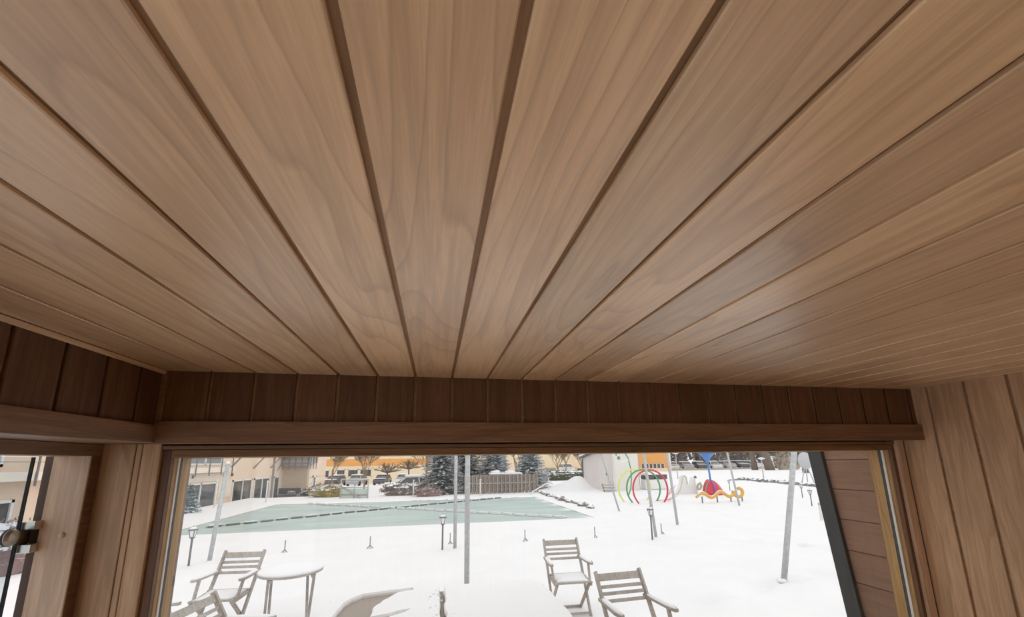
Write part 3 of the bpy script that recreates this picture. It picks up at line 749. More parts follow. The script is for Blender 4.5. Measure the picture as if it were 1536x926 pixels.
# ---------------------------------------------------------------- round folding table
tb = tag(empty('round_table', (-1.71, 5.65, 0), 0.35), 'round folding garden table covered with snow beside the armchair', 'table')
MB().lathe([(0.34, 0.700), (0.36, 0.706), (0.36, 0.728), (0.34, 0.732)], 32).build('tabletop', M['greywood'], tb)
MB().lathe([(0.358, 0.730), (0.362, 0.742), (0.345, 0.757), (0.20, 0.768), (0.01, 0.772)], 32).build('snow_cap', M['snow'], tb, True)
for s in (-1, 1):
    MB().bar((s*0.24, -0.22, 0.70), (s*0.24, 0.20, 0.0), 0.028, 0.040, (0, 1, 0)).build('leg', M['greywood'], tb)
    MB().bar((s*0.20, 0.22, 0.70), (s*0.20, -0.20, 0.0), 0.028, 0.040, (0, 1, 0)).build('leg', M['greywood'], tb)
    MB().bar((s*0.22, -0.29, 0.685), (s*0.22, 0.29, 0.685), 0.03, 0.03).build('top_rail', M['greywood'], tb)
MB().bar((-0.24, 0.16, 0.07), (0.24, 0.16, 0.07), 0.022, 0.03).build('stretcher', M['greywood'], tb)
MB().bar((-0.20, -0.15, 0.09), (0.20, -0.15, 0.09), 0.022, 0.03).build('stretcher', M['greywood'], tb)

# ================================================================ WATER PLAYGROUND
def hoop(a, b_, mat, label, rad):
    a = Vector((*a, 0)); b_ = Vector((*b_, 0)); mid = (a+b_)/2; d = (b_-a); half_ = d.length/2; d.normalize()
    zc = math.sqrt(max(0.01, rad*rad-half_*half_)); a0 = math.asin(min(1, zc/rad))
    root = tag(empty('play_hoop', (mid.x, mid.y, 0)), label, 'hoop', 'coloured spray hoops of the water playground')
    pts = []
    for i in range(41):
        t = -a0 + (PI + 2*a0)*i/40
        pts.append(d*(rad*math.cos(t)) + Vector((0, 0, zc + rad*math.sin(t))))
    MB().tube(pts, 0.04, 8).build('tube', M[mat], root, True)
    for s in (-1, 1): MB().lathe([(0.10, -0.02), (0.07, 0.03), (0.036, 0.05)], 10, d*(s*half_)).build('foot_snow', M['snow'], root, True)
hoop((9.25, 17.45), (10.45, 17.47), 'red', 'red spray hoop, nearest of the three', 0.88)
hoop((9.22, 18.02), (10.42, 18.06), 'green', 'green spray hoop, middle of the three', 0.88)
hoop((9.12, 18.70), (10.32, 18.76), 'yellow', 'lime yellow spray hoop, farthest of the three', 0.88)

gp = tag(empty('spray_flower', (11.03, 22.03, 0)), 'curved green spray stem with leaf and white blade by the shed', 'spray figure')
MB().tube([(0, 0, 0), (0.16, 0, 0.35), (0.24, 0, 0.9), (0.24, 0, 1.5), (0.12, 0, 2.1), (-0.12, 0, 2.5), (-0.4, 0, 2.65), (-0.62, 0, 2.5), (-0.62, 0, 2.25)], 0.035, 8).build('stem', M['green'], gp, True)
MB().blob((-0.47, 0, 2.12), 0.11, 2, 0.1, 1, 0.5, 1).build('leaf', M['green'], gp, True)
MB().bar((-0.42, 0, 1.86), (0.18, 0, 2.02), 0.05, 0.08).build('blade', M['white'], gp)

pk = tag(empty('spray_star', (10.95, 18.0, 0)), 'crumpled pink tube figure lying at the foot of the red hoop', 'spray figure')
for i, (p, q) in enumerate([((0, 0, 0.05), (0.75, 0.2, 0.35)), ((0, 0, 0.08), (0.35, 0.1, 0.62)), ((-0.4, 0.1, 0.06), (0.3, 0, 0.12)), ((0.1, 0, 0.05), (0.5, -0.2, 0.3)), ((0.2, 0.1, 0.3), (0.62, 0.1, 0.75))]):
    MB().tube([p, q], 0.018, 6).build('tube', M['pink'], pk, True)

el = tag(empty('play_figure', (14.4, 21.6, 0)), 'white play figure like a curled animal with pale green edging', 'play figure')
MB().prism([(-0.65, 0.0), (-0.45, 0.25), (-0.28, 0.65), (-0.22, 1.0), (-0.12, 1.08), (0.0, 0.95), (0.06, 0.6), (0.16, 0.5), (0.34, 0.5), (0.42, 0.75), (0.52, 0.95), (0.6, 0.8), (0.62, 0.45), (0.70, 0.0)], -0.16, 0.16, 'y').build('body', M['white'], el)
MB().tube([(-0.66, -0.17, 0.02), (-0.46, -0.17, 0.26), (-0.29, -0.17, 0.66), (-0.22, -0.17, 1.0), (-0.1, -0.17, 1.06)], 0.03, 6).build('edging', M['palegreen'], el, True)
MB().tube([(0.06, -0.17, 0.58), (0.02, -0.17, 0.95), (-0.1, -0.17, 1.06)], 0.03, 6).build('edging', M['palegreen'], el, True)
MB().tube([(0.66, -0.1, 0.3), (0.74, -0.2, 0.55), (0.86, -0.2, 0.62), (0.94, -0.2, 0.45), (0.84, -0.2, 0.28), (0.66, -0.2, 0.26)], 0.07, 8).build('trunk', M['palegreen'], el, True)
MB().blob((0.66, -0.1, 0.95), 0.09, 1, 0.4).build('snow_lump', M['iron'], el)

fl = tag(empty('spray_funnel', (15.2, 20.4, 0)), 'tall blue funnel flower rising from a red sail-shaped shell', 'spray figure')
MB().tube([(0.02, 0, 0.7), (0.0, 0, 1.2), (-0.05, 0, 1.75)], 0.05, 8).build('stem', M['blue'], fl, True)
MB().lathe([(0.055, 1.72), (0.09, 1.85), (0.22, 2.08), (0.42, 2.28), (0.44, 2.30), (0.20, 2.12), (0.05, 1.95)], 14, (-0.06, 0, 0)).build('funnel', M['blue'], fl, True)
def sail(y0, wid, hgt, x_off):
    out = []; n = 12
    vsn = []
    for i in range(n+1):
        t = i/n
        for j in range(9):
            u = j/8; z = hgt*(1-u)**0.75 if u < 1 else 0
            w = 0.03 + 0.97*u**0.62
            vsn.append((x_off + (t-0.35)*wid*w, y0 - 0.35*math.sin(PI*t)*w, z))
    fs_ = [(i*9+j, i*9+j+1, (i+1)*9+j+1, (i+1)*9+j) for i in range(n) for j in range(8)]
    back = [(x, y+0.30+0.12*(x-x_off), z) for x, y, z in vsn]; k = len(vsn)
    fs_ += [tuple(q+k for q in reversed(f)) for f in fs_]
    edge = [j for j in range(9)]; fs_ += [(j, j+1, k+j+1, k+j) for j in range(8)] + [(n*9+j+1, n*9+j, k+n*9+j, k+n*9+j+1) for j in range(8)]
    fs_ += [(i*9+8, (i+1)*9+8, k+(i+1)*9+8, k+i*9+8) for i in range(n)]
    fs_ += [(i*9, k+i*9, k+(i+1)*9, (i+1)*9) for i in range(n)]
    return MB().add(vsn+back, fs_)
sail(0, 1.25, 0.85, 0.02).build('shell', M['red'], fl, True)
MB().tube([(-0.42, -0.02, 0.0), (-0.33, -0.02, 0.35), (-0.2, 0, 0.62), (0.0, 0, 0.86), (0.3, -0.08, 0.6), (0.52, -0.1, 0.35), (0.74, -0.1, 0.1)], 0.035, 6).build('rim', M['greyrail'], fl, True)
MB().tube([(0.02, -0.03, 0.85), (0.0, -0.3, 0.5), (0.0, -0.36, 0.15)], 0.03, 6).build('seam', M['blue'], fl, True)

sn = tag(empty('play_snake', (13.2, 17.0, -0.10)), 'wavy amber snake beam on short legs with coiled head', 'play figure')
pts = []
for i in range(46):
    t = i/45; pts.append((-1.35+1.95*t, 0, 0.42+0.115*math.sin(t*2.05*2*PI-0.6) + 0.05*t))
x0_, z0_ = pts[-1][0], pts[-1][2]
for i in range(1, 30):
    a = -0.9 + i/29*5.3; r_ = 0.30 - 0.17*(i/29); pts.append((0.92 + (r_)*math.cos(a+4.1-0.35), 0.0, 0.56 + r_*math.sin(a+4.1-0.35)))
MB().tube(pts, [0.055 + 0.02*min(1, i/8) for i in range(len(pts))], 8).build('body', M['amber'], sn, True)
MB().tube([(p[0], p[1], p[2]+0.055) for p in pts[2:44]], 0.035, 6).build('snow_ridge', M['snow'], sn, True)
for x in (-1.05, -0.27, 0.45, 1.05): MB().bar((x, 0, -0.05), (x, 0, 0.38), 0.04, 0.04).build('leg', M['iron'], sn)

# ---------------------------------------------------------------- shed, steps, snowy chest
sh = tag(empty('garden_shed', (11.61, 25.13, 0)), 'off-white garden shed with a door and rising roof', 'shed')
u = Vector((10.75-11.61, 28.44-25.13, 0)); w_ = Vector((13.75-11.61, 25.65-25.13, 0))
un = u.normalized(); wn = w_.normalized()
def wallquad(p, q, za, zb, th, inward):
    i_ = inward*th; vs_ = [p, q, q+Vector((0, 0, zb)), p+Vector((0, 0, za))]
    return [v for v in vs_] + [v+i_ for v in vs_]
Z0 = Vector((0, 0, 0)); QF = [(0,1,2,3),(7,6,5,4),(0,4,5,1),(1,5,6,2),(2,6,7,3),(3,7,4,0)]
MB().add(wallquad(Z0, u, 2.95, 2.18, 0.08, wn), QF).build('side_wall', M['shed'], sh)
MB().add(wallquad(Z0, w_, 2.95, 2.95, 0.08, un), QF).build('front_wall', M['shed2'], sh)
MB().add(wallquad(u, u+w_, 2.18, 2.18, 0.08, -un), QF).build('back_wall', M['shed'], sh)
MB().add(wallquad(w_, u+w_, 2.95, 2.18, 0.08, -wn), QF).build('side_wall', M['shed'], sh)
rf = [Z0-un*0.2-wn*0.2+Vector((0, 0, 3.0)), w_-un*0.2+wn*0.2+Vector((0, 0, 3.0)), u+w_+un*0.2+wn*0.2+Vector((0, 0, 2.15)), u+un*0.2-wn*0.2+Vector((0, 0, 2.15))]
MB().add(rf + [v+Vector((0, 0, 0.1)) for v in rf], [(3,2,1,0),(4,5,6,7),(0,1,5,4),(1,2,6,5),(2,3,7,6),(3,0,4,7)]).build('roof', M['iron'], sh)
rs_ = [v+Vector((0, 0, 0.1)) for v in rf]
MB().add(rs_ + [v+Vector((0, 0, 0.15)) for v in rs_], [(3,2,1,0),(4,5,6,7),(0,1,5,4),(1,2,6,5),(2,3,7,6),(3,0,4,7)]).build('roof_snow', M['snow'], sh)
dz = Vector((0, 0, 0)); nrm = -wn
p = un*0.55; q = un*1.5
dr = MB().add([p+nrm*0.03, q+nrm*0.03, q+nrm*0.03+Vector((0, 0, 2.05)), p+nrm*0.03+Vector((0, 0, 2.05)), p, q, q+Vector((0, 0, 2.05)), p+Vector((0, 0, 2.05))], QF).build('door', M['shed2'], sh)
hp = un*0.7+nrm*0.06; MB().bar(hp+Vector((0, 0, 1.0)), hp+Vector((0, 0, 1.16)), 0.03, 0.05).build('handle', M['iron'], dr)
MB().bar(Z0+nrm*0.02-un*0.02, Z0+nrm*0.02-un*0.02+Vector((0, 0, 2.9)), 0.05, 0.05).build('corner_strip', M['white'], sh)
MB().bar(u+nrm*0.02, u+nrm*0.02+Vector((0, 0, 2.15)), 0.05, 0.05).build('corner_strip', M['iron'], sh)
st = tag(empty('wooden_steps', (11.0, 24.6, 0), math.radians(8)), 'grey wooden steps stacked at the shed corner', 'steps')
for i in range(3):
    MB().cbox(-0.35+0.1*i, 0.42, -0.1-0.0*i+0.12*i, 0.2+0.12*i, 0.08+0.16*i, 0.13+0.16*i, 0.01).build('tread', M['fencewood'], st)
    MB().box(-0.34+0.1*i, 0.41, -0.1+0.12*i, 0.19+0.12*i, 0.13+0.16*i, 0.155+0.16*i).build('snow_strip', M['snow'], st)
for s in (-0.3, 0.38): MB().bar((s, 0.1, 0), (s, 0.35, 0.5), 0.04, 0.08).build('stringer', M['fencewood'], st)
ch = tag(empty('snowy_chest', (14.95, 25.9, 0)), 'low white garden chest with dark lid behind the hoops', 'chest')
MB().cbox(-0.85, 0.85, -0.35, 0.35, 0, 0.66, 0.02).build('body', M['white'], ch)
MB().cbox(-0.82, -0.2, -0.38, 0.36, 0.67, 0.93, 0.02).build('dark_bin', M['fdark'], ch)
MB().cbox(-0.05, 0.78, -0.38, 0.36, 0.67, 0.96, 0.02).build('dark_bin', M['fdark'], ch)
MB().cbox(-0.86, 0.80, -0.36, 0.38, 0.95, 1.06, 0.03).build('snow_cap', M['snow'], ch)

# ---------------------------------------------------------------- timber fence round the plant room
fe = tag(empty('timber_fence', (1.9, 26.1, 0)), 'weathered board fence behind the far side of the pool', 'fence')
n = 36; FL = 4.75
bmesh_a = plank_mesh(1.16, 0.112, 0.02, M['fencewood'])
for i in range(n):
    o = link('board', bmesh_a, None, fe)
    o.location = (0.08 + i*(FL-0.1)/(n-1), (-0.05 if i % 2 else 0.03), 0.59 + 0.012*math.sin(i*2.1)); o.rotation_euler = (PI/2, 0, 0)
for z in (0.25, 0.60, 0.98): MB().box(0, FL, -0.012, 0.028, z-0.035, z+0.035).build('rail', M['fencewood'], fe)
for i in range(5): MB().cbox(i*FL/4-0.045, i*FL/4+0.045, 0.03, 0.12, 0, 1.2, 0.006).build('post', M['fencewood'], fe)
MB().box(0, FL, -0.055, -0.012, 0.635, 0.655).build('snow_line', M['snow'], fe)
for i in range(6):
    o = link('board', bmesh_a, None, fe); o.location = (-0.02, 0.25+i*0.13, 0.59); o.rotation_euler = (PI/2, 0, PI/2)
pb = tag(empty('plant_box', (4.6, 27.5, 0)), 'snow-topped plant box behind the timber fence', 'box')
MB().cbox(-0.9, 1.2, -0.5, 0.5, 0, 1.12, 0.02).build('body', M['fdark'], pb)
MB().cbox(-0.95, 1.25, -0.55, 0.55, 1.12, 1.26, 0.05).build('snow_cap', M['snow'], pb)
MB().blob((-0.5, 0, 1.3), 0.26, 2, 0.4, 1.4, 1, 0.5).build('snow_lump', M['snow'], pb, True)
MB().blob((0.5, 0, 1.3), 0.22, 2, 0.4, 1.6, 1, 0.5, seed=3).build('snow_lump', M['snow'], pb, True)

# ---------------------------------------------------------------- gate
ga = tag(empty('garden_gate', (-5.5, 25.9, 0), -0.35), 'open metal gate frame with mint panel at the pool corner', 'gate')
GWd, GH = 1.75, 1.1
for x in (0, GWd): MB().tube([(x, 0, -0.05), (x, 0, GH)], 0.04, 8).build('post', M['galv'], ga, True)
MB().tube([(GWd/2, 0, 0), (GWd/2, 0, GH)], 0.025, 6).build('bar', M['galv'], ga, True)
for z, mt in ((0.2, 'ochre'), (0.62, 'galv'), (GH, 'white')): MB().tube([(0, 0, z), (GWd, 0, z)], 0.03, 6).build('bar', M[mt], ga, True)
MB().tube([(0.2, -0.03, 0.6), (1.4, -0.03, -0.02)], 0.03, 6).build('brace', M['galv'], ga, True)
MB().box(0.04, GWd-0.04, 0.02, 0.04, 0.0, 0.55).build('panel', M['mint'], ga)

# ================================================================ PLANTS
def spruce_mesh(H, R, seed):
    rr = random.Random(seed); b = MB(); z = 0.12
    while z < H*0.985:
        rad = R*(1-z/H)**0.85; nbr = max(5, int(6+rad*12)); a0 = rr.uniform(0, 6.3)
        for i in range(nbr):
            a = a0 + 2*PI*i/nbr + rr.uniform(-.2, .2); ln = rad*rr.uniform(.75, 1.1)
            d = Vector((math.cos(a), math.sin(a), 0)); sd = Vector((-d.y, d.x, 0))
            base = Vector((0, 0, z)); m = max(3, int(ln/0.16))
            drop = rr.uniform(.15, .55)
            def P(t): return base + d*(ln*t) + Vector((0, 0, ln*(-drop*t + 0.22*t*t)))
            for k in range(m):
                t0 = 0.12+0.88*k/m; p = P(t0); q = P(min(1.02, t0+1.25/m)); sz = (0.11+0.17*ln*(1-t0*0.55))
                for s in (-1, 1):
                    tip = p + d*(sz*0.75) + sd*(s*sz*rr.uniform(.7, 1.1)) + Vector((0, 0, -sz*rr.uniform(.1, .45)))
                    mid = (p+tip)/2 + d*(sz*0.16)
                    b.add([p, mid + Vector((0, 0, 0.02)), tip, (p+tip)/2 - d*(sz*0.14)], [(0, 1, 2, 3)])
                w = sd*(0.045+0.03*ln)
                b.add([p-w, q-w*0.6, q+w*0.6, p+w], [(0, 1, 2, 3)])
        z += 0.085 + 0.03*rad
    nc = 14; vs_ = []
    for i in range(9):
        zz = 0.1 + (H-0.2)*i/8; rc = R*0.50*(1-zz/H)**0.85 + 0.01
        for q in range(nc): vs_.append((rc*math.cos(2*PI*q/nc)*rr.uniform(.7, 1.2), rc*math.sin(2*PI*q/nc)*rr.uniform(.7, 1.2), zz+rr.uniform(-.15, .15)))
    b.add(vs_, [(i*nc+q, i*nc+(q+1) % nc, (i+1)*nc+(q+1) % nc, (i+1)*nc+q) for i in range(8) for q in range(nc)])
    return b
def spruce(loc, H, R, seed, mat, label):
    root = tag(empty('spruce_tree', (loc[0], loc[1], terrain(*loc))), label, 'tree', 'snow-dusted spruces behind the pool')
    me = spruce_mesh(H, R, seed).mesh('foliage'); link('foliage', me, M[mat], root)
    MB().tube([(0, 0, -0.1), (0, 0, H*0.97)], [0.09, 0.01], 7).build('trunk', M['bark'], root)
spruce((0.45, 27.2), 5.6, 1.70, 1, 'spruce', 'snow-dusted spruce left of the two central poles')
spruce((2.2, 30.6), 7.0, 1.80, 2, 'spruce', 'tall dark spruce standing behind the two central poles')
spruce((4.3, 30.0), 6.0, 1.85, 3, 'spruce2', 'blue-grey spruce rising behind the middle of the timber fence')
spruce((7.1, 30.0), 5.4, 1.75, 4, 'spruce2', 'blue-grey spruce behind the right end of the timber fence')
spruce((5.7, 33.5), 3.0, 0.8, 5, 'spruce', 'small spruce peeping between two larger ones')
spruce((-10.55, 20.3), 1.25, 0.65, 6, 'spruce2', 'small snow-laden conifer bush at the left jamb')

def tree_mesh(seed, H, spread, levels, up=0.35, n=(3, 4), r0=None):
    rr = random.Random(seed); tr = MB(); br = MB()
    r0 = r0 or H*0.017
    def grow(p, d, ln, r, lev):
        q = p + d*ln*0.5 + Vector((rr.uniform(-.05, .05), rr.uniform(-.05, .05), 0))*ln; e = q + (d + Vector((rr.uniform(-.15, .15), rr.uniform(-.15, .15), 0.06))).normalized()*ln*0.5
        (tr if lev == 0 else br).tube([p, q, e], [r, r*0.85, r*0.68], 6 if lev < 2 else 3, caps=False)
        if lev >= levels: return
        for k in range(rr.randint(*n)):
            ax = Vector((rr.gauss(0, 1), rr.gauss(0, 1), rr.uniform(-.3, .6))).normalized()
            nd_ = (d + ax*spread + Vector((0, 0, up))).normalized()
            at = p.lerp(e, rr.uniform(.55, 1.0)) if k else e
            grow(at, nd_, ln*rr.uniform(.55, .8), max(0.020, r*rr.uniform(.45, .65)), lev+1)
    grow(Vector((0, 0, -0.1)), Vector((0, 0, 1)), H*0.34, r0, 0)
    return tr.mesh('trunk'), br.mesh('branches')
TREES = [tree_mesh(s, 6.5, 0.8, 5, 0.30, (3, 5)) for s in (31, 32, 33)]
def umbrella_mesh(seed):
    rr = random.Random(seed); tr = MB().tube([(0, 0, -0.1), (0.03, 0, 0.9), (0, 0, 1.75)], [0.09, 0.075, 0.07], 7); br = MB()
    for i in range(26):
        a = i*2.4; el_ = rr.uniform(0.15, 1.25); ln = 0.55 + 0.75*math.cos(el_)
        d = Vector((math.cos(a)*math.cos(el_), math.sin(a)*math.cos(el_), math.sin(el_)*0.9)); p = Vector((0, 0, 1.70)); e = p + d*ln
        br.tube([p, p+d*ln*0.5+Vector((0, 0, 0.04)), e], [0.035, 0.025, 0.018], 4, caps=False)
        for k in range(7):
            t = rr.uniform(.35, 1); q = p.lerp(e, t); dd = (d + Vector((rr.gauss(0, .6), rr.gauss(0, .6), rr.uniform(-.2, .5)))).normalized()
            br.tube([q, q+dd*rr.uniform(.2, .5)], [0.018, 0.014], 3, caps=False)
    return tr.mesh('trunk'), br.mesh('branches')
GLOBE = umbrella_mesh(40)
def bare_tree(loc, kind, s, rz, label, mat='bark', group='bare winter trees'):
    root = tag(empty('bare_tree', (loc[0], loc[1], terrain(*loc)), rz), label, 'tree', group)
    root.scale = (s, s, s)
    for nm, me in zip(('trunk', 'branches'), kind):
        me2 = me if not me.materials or me.materials[0] == M[mat] else me.copy()
        if me2 is not me: me2.materials.clear()
        link(nm, me2, M[mat], root)
bare_tree((-12.7, 55), TREES[0], 1.05, 0.3, 'bare tree just right of the cream building, before dark windows', 'bark2')
bare_tree((-8.4, 52), TREES[1], 1.15, 1.3, 'bare spreading tree behind the metal gate', 'bark2')
bare_tree((-5.0, 45), GLOBE, 1.15, 0.3, 'clipped umbrella-shaped bare tree left of the snowy car', 'bark')
bare_tree((-3.2, 52), GLOBE, 1.3, 2.0, 'clipped umbrella-shaped bare tree behind the snowy car roof', 'bark')
bare_tree((-0.9, 46), TREES[2], 0.95, 2.2, 'bare tree left of the first spruce', 'bark2')
bare_tree((8.6, 43), TREES[0], 1.1, 4.0, 'bare tree between the two right-hand spruces', 'bark2')
bare_tree((14.6, 47), TREES[1], 0.8, 5.0, 'bare tree with forked trunk left of the shed', 'bark2')
bare_tree((17.6, 53), TREES[2], 0.85, 0.9, 'slim bare tree left of the shed, before the orange panel', 'bark2')
bare_tree((17.2, 46.0), TREES[0], 0.8, 2.9, 'bare tree closest to the left edge of the shed', 'bark')
for i, (x, y, s) in enumerate([(46, 75, 0.9), (51, 77, 1.0), (56, 74.5, 0.9), (61, 77, 1.0), (66, 74.5, 0.9), (71.5, 77, 1.0), (77, 74, 0.9), (82.5, 77, 1.0), (88, 73, 0.9), (94, 77, 1.0)]):
    bare_tree((x, y), TREES[i % 3], s, i*1.7, 'far bare tree in the dark wood, %s from the orange block' % ('first', 'second', 'third', 'fourth', 'fifth', 'sixth', 'seventh', 'eighth', 'ninth', 'tenth')[i], 'bark', 'far wood beyond the car park')
def thick_trunk(loc, r, h, lean, label):
    root = tag(empty('tree_trunk', (loc[0], loc[1], 0)), label, 'tree')
    MB().tube([(0, 0, -0.1), (lean*0.3, 0, h*0.3), (lean, 0, h)], [r*1.25, r, r*0.75], 9).build('trunk', M['bark'], root, True)
    for k in range(4):
        a = k*1.6; z = h*(0.62+0.09*k); MB().tube([(lean*z/h, 0, z), (lean*z/h+0.9*math.cos(a), 0.9*math.sin(a), z+0.7), (lean*z/h+1.4*math.cos(a), 1.3*math.sin(a), z+1.8)], [r*0.4, r*0.3, r*0.1], 6).build('branch', M['bark'], root, True)
thick_trunk((53.5, 60), 0.42, 6, -0.5, 'dark upright trunk in far snow, right of the blue funnel')
thick_trunk((54.6, 58), 0.60, 7, -1.6, 'thick leaning trunk beside a lilac object in far snow')
thick_trunk((47.2, 44.5), 0.30, 5, -0.4, 'dark trunk right of the stout leaning pole')

def shrub(name, loc, rx, ry, rz_, mat, label, seed, cat='shrub', n=420, leaf=0.09):
    root = tag(empty(name, (loc[0], loc[1], terrain(*loc))), label, cat)
    rr = random.Random(seed)
    MB().blob((0, 0, rz_*0.35), 1.0, 3, 0.45, rx*0.92, ry*0.92, rz_*0.62, seed=seed).build('core', M[mat], root)
    b = MB()
    for i in range(n):
        a = rr.uniform(0, 2*PI); u_ = rr.uniform(-0.2, 1); c_ = math.sqrt(max(0, 1-u_*u_)); k = rr.uniform(.85, 1.1)
        p = Vector((rx*c_*math.cos(a)*k, ry*c_*math.sin(a)*k, rz_*0.35+rz_*0.65*u_*k)); d = Vector((rr.gauss(0, 1), rr.gauss(0, 1), rr.gauss(0.5, 1))).normalized(); s = d.cross(Vector((0.3, 0.5, 0.8))).normalized()
        b.add([p, p+d*leaf+s*leaf*0.4, p+d*leaf*2.2, p+d*leaf-s*leaf*0.4], [(0, 1, 2, 3)])
    o = b.build('twigs', M[mat], root); o['kind'] = 'stuff'
shrub('low_hedge', (-6.6, 27.4), 1.05, 0.5, 0.75, 'hedgey', 'yellow-green low hedge with snow at the building corner', 1)
shrub('dark_shrub', (-9.6, 36.5), 1.3, 0.7, 1.1, 'hedge', 'dark evergreen shrub with snow beside the building corner', 2)
shrub('dark_shrub', (-8.6, 33.2), 1.3, 0.5, 0.8, 'hedge', 'long dark shrub above the yellow-green hedge', 12)
shrub('purple_shrub', (-0.35, 25.3), 0.8, 0.35, 0.5, 'shrubp', 'purple-brown shrub in front of the first spruce', 3)
shrub('brown_bank', (-1.75, 27.0), 1.55, 0.7, 0.72, 'brown', 'brown twiggy bank with snow patches before the parked car', 4, 'bank', 500)
shrub('clipped_hedge', (13.2, 40.5), 3.4, 0.6, 1.0, 'hedge', 'long dark clipped hedge left of the shed', 5, 'hedge', 600)
shrub('purple_shrub', (-8.6, 10.3), 1.2, 0.9, 0.9, 'shrubp', 'pinkish twiggy shrub seen through the glass door', 6, n=1200, leaf=0.045)
for i, (x, y, rx, hh) in enumerate([(46, 84, 4.4, 6), (55, 86, 4.4, 7), (64, 85, 4.4, 6.5), (73, 87, 4.4, 7.5), (82, 86, 4.4, 6.5), (91, 85, 4.4, 7)]):
    shrub('brushwood_thicket', (x, y), rx, 2.2, hh, 'thicket', 'dark leafless thicket behind the far car park, %s from the orange block' % ('first', 'second', 'third', 'fourth', 'fifth', 'sixth')[i], 60+i, 'thicket', 900, 0.35)
shrub('reed_clump', (58.5, 58.5), 2.2, 1.0, 2.6, 'ochre', 'tan brushwood clump between far trunks at right', 7, leaf=0.3)

# ================================================================ BUILDINGS
def wrect(parent, plane, a0, a1, z0, z1, frame, panes, mat='darkglass', fm='white', name='window', ft=0.09):
    """window on a wall; plane = ('x', X, outward sign) or ('y', Y, sign)"""
    ax, c, sgn = plane
    def bx(u0, u1, w0, w1, d0, d1):
        lo, hi = sorted((c+sgn*d0, c+sgn*d1))
        return MB().box(lo, hi, u0, u1, w0, w1) if ax == 'x' else MB().box(u0, u1, lo, hi, w0, w1)
    f = MB()
    bars = [(a0, a1, z0, z0+ft), (a0, a1, z1-ft, z1), (a0, a0+ft, z0, z1), (a1-ft, a1, z0, z1)] + [(a0+(a1-a0)*k/panes-ft/2, a0+(a1-a0)*k/panes+ft/2, z0, z1) for k in range(1, panes)]
    for u0, u1, w0, w1 in bars: q = bx(u0, u1, w0, w1, -0.04, 0.07); f.add(q.v, q.f)
    fo = f.build(name, M[fm], parent)
    for k in range(panes):
        bx(a0+(a1-a0)*k/panes+0.01, a0+(a1-a0)*(k+1)/panes-0.01, z0+0.01, z1-0.01, 0.0, 0.02).build('pane', M[mat], fo)
    return fo
hb = tag(empty('cream_building', (-13, 36, -1.2)), 'cream apartment house with balconies left of the pool', 'building')
BX = -13.0
def hp_(o):          # parts are modelled in world coordinates; shift under the root
    o.location = -hb.location; return o
class HB:
    pass
def hbox(name, mat, *a, par=None):
    o = MB().box(*a).build(name, M[mat], par or hb)
    if par is None: hp_(o)
    return o
hbox('wall', 'cream', -22, BX, 2.0, 38.4, -1.6, 9.5)
hbox('wing_wall', 'tan', -22, -11.0, 38.4, 39.0, -1.6, 1.95)
hbox('wing_wall', 'cream', -22, -10.9, 38.6, 44.0, -1.6, 9.5)
hbox('plinth', 'greyrail', -12.9, -10.95, 38.30, 38.6, -1.6, -0.55)
hbox('roof', 'iron', -22.6, BX+0.6, 1.5, 38.6, 9.5, 9.8)
hbox('pale_panel', 'palecream', BX-0.01, BX+0.03, 27.9, 29.5, 0.05, 1.12)
hbox('pale_panel', 'palecream', BX-0.01, BX+0.05, 21.5, 28.2, 1.12, 1.55)
hbox('downpipe', 'greyrail', BX, BX+0.12, 36.05, 36.2, -1.4, 6)
for (a0, a1, pn) in ((24.2, 27.6, 2), (29.6, 32.4, 2), (32.8, 35.6, 2), (36.5, 37.6, 1), (17.6, 21.0, 2), (11.5, 15.6, 3)):
    hp_(wrect(hb, ('x', BX, 1), a0, a1, -1.1, 1.05, 0.1, pn))
for (a0, a1, pn) in ((24.2, 27.9, 2), (17.0, 21.0, 2), (11.0, 15.0, 2)):
    w = hp_(wrect(hb, ('x', BX, 1), a0, a1, 2.05, 4.0, 0.1, pn, 'blind'))
    for k in range(9):
        s = MB().box(BX+0.02, BX+0.05, a0+0.12, a1-0.12, 2.25+0.18*k, 2.30+0.18*k).build('blind_slat', M['greyrail'], w)
for nm, (y0, y1) in (('balcony', (22.6, 28.6)), ('balcony', (10.0, 21.6))):
    bal = hbox(nm, 'palecream', BX, BX+0.55, y0, y1, 1.62, 1.90)
    k = y0+0.3
    while k < y1:
        MB().bar((BX+0.58, k, 1.45), (BX+0.58, k, 2.95), 0.04, 0.05).build('baluster', M['iron'], bal); k += 1.3
    for z in (2.2, 2.5, 2.9): MB().bar((BX+0.58, y0, z), (BX+0.58, y1, z), 0.025, 0.025).build('rail', M['greyrail'], bal)
for y in (29.0, 32.5, 35.6):
    o = MB().bar((BX, y, 1.75), (BX+1.25, y, 3.3), 0.07, 0.09).build('brace', M['greyrail'], hb); hp_(o)
for y in (25.0, 28.4, 29.4):
    o = MB().lathe([(0.11, 0), (0.11, 0.04), (0.07, 0.09), (0.01, 0.10)], 12, (BX, y, 1.42), 'x').build('vent', M['fdark'], hb); hp_(o)
hp_(wrect(hb, ('x', -10.9, 1), 39.6, 40.6, -1.3, 1.0, 0.08, 1, ft=0.16))
for z in (0.85, 0.30): hbox('render_joint', 'greyrail', -10.905, -10.89, 38.6, 44.0, z, z+0.03)
bal = hbox('balcony', 'greyrail', -13, -10.7, 37.7, 38.5, 1.90, 2.05)
MB().box(-13, -10.72, 37.70, 37.74, 2.1, 3.2).build('rail_panel', M['greyrail'], bal)
MB().box(-10.74, -10.70, 37.7, 40.2, 2.1, 3.2).build('rail_panel', M['greyrail'], bal)
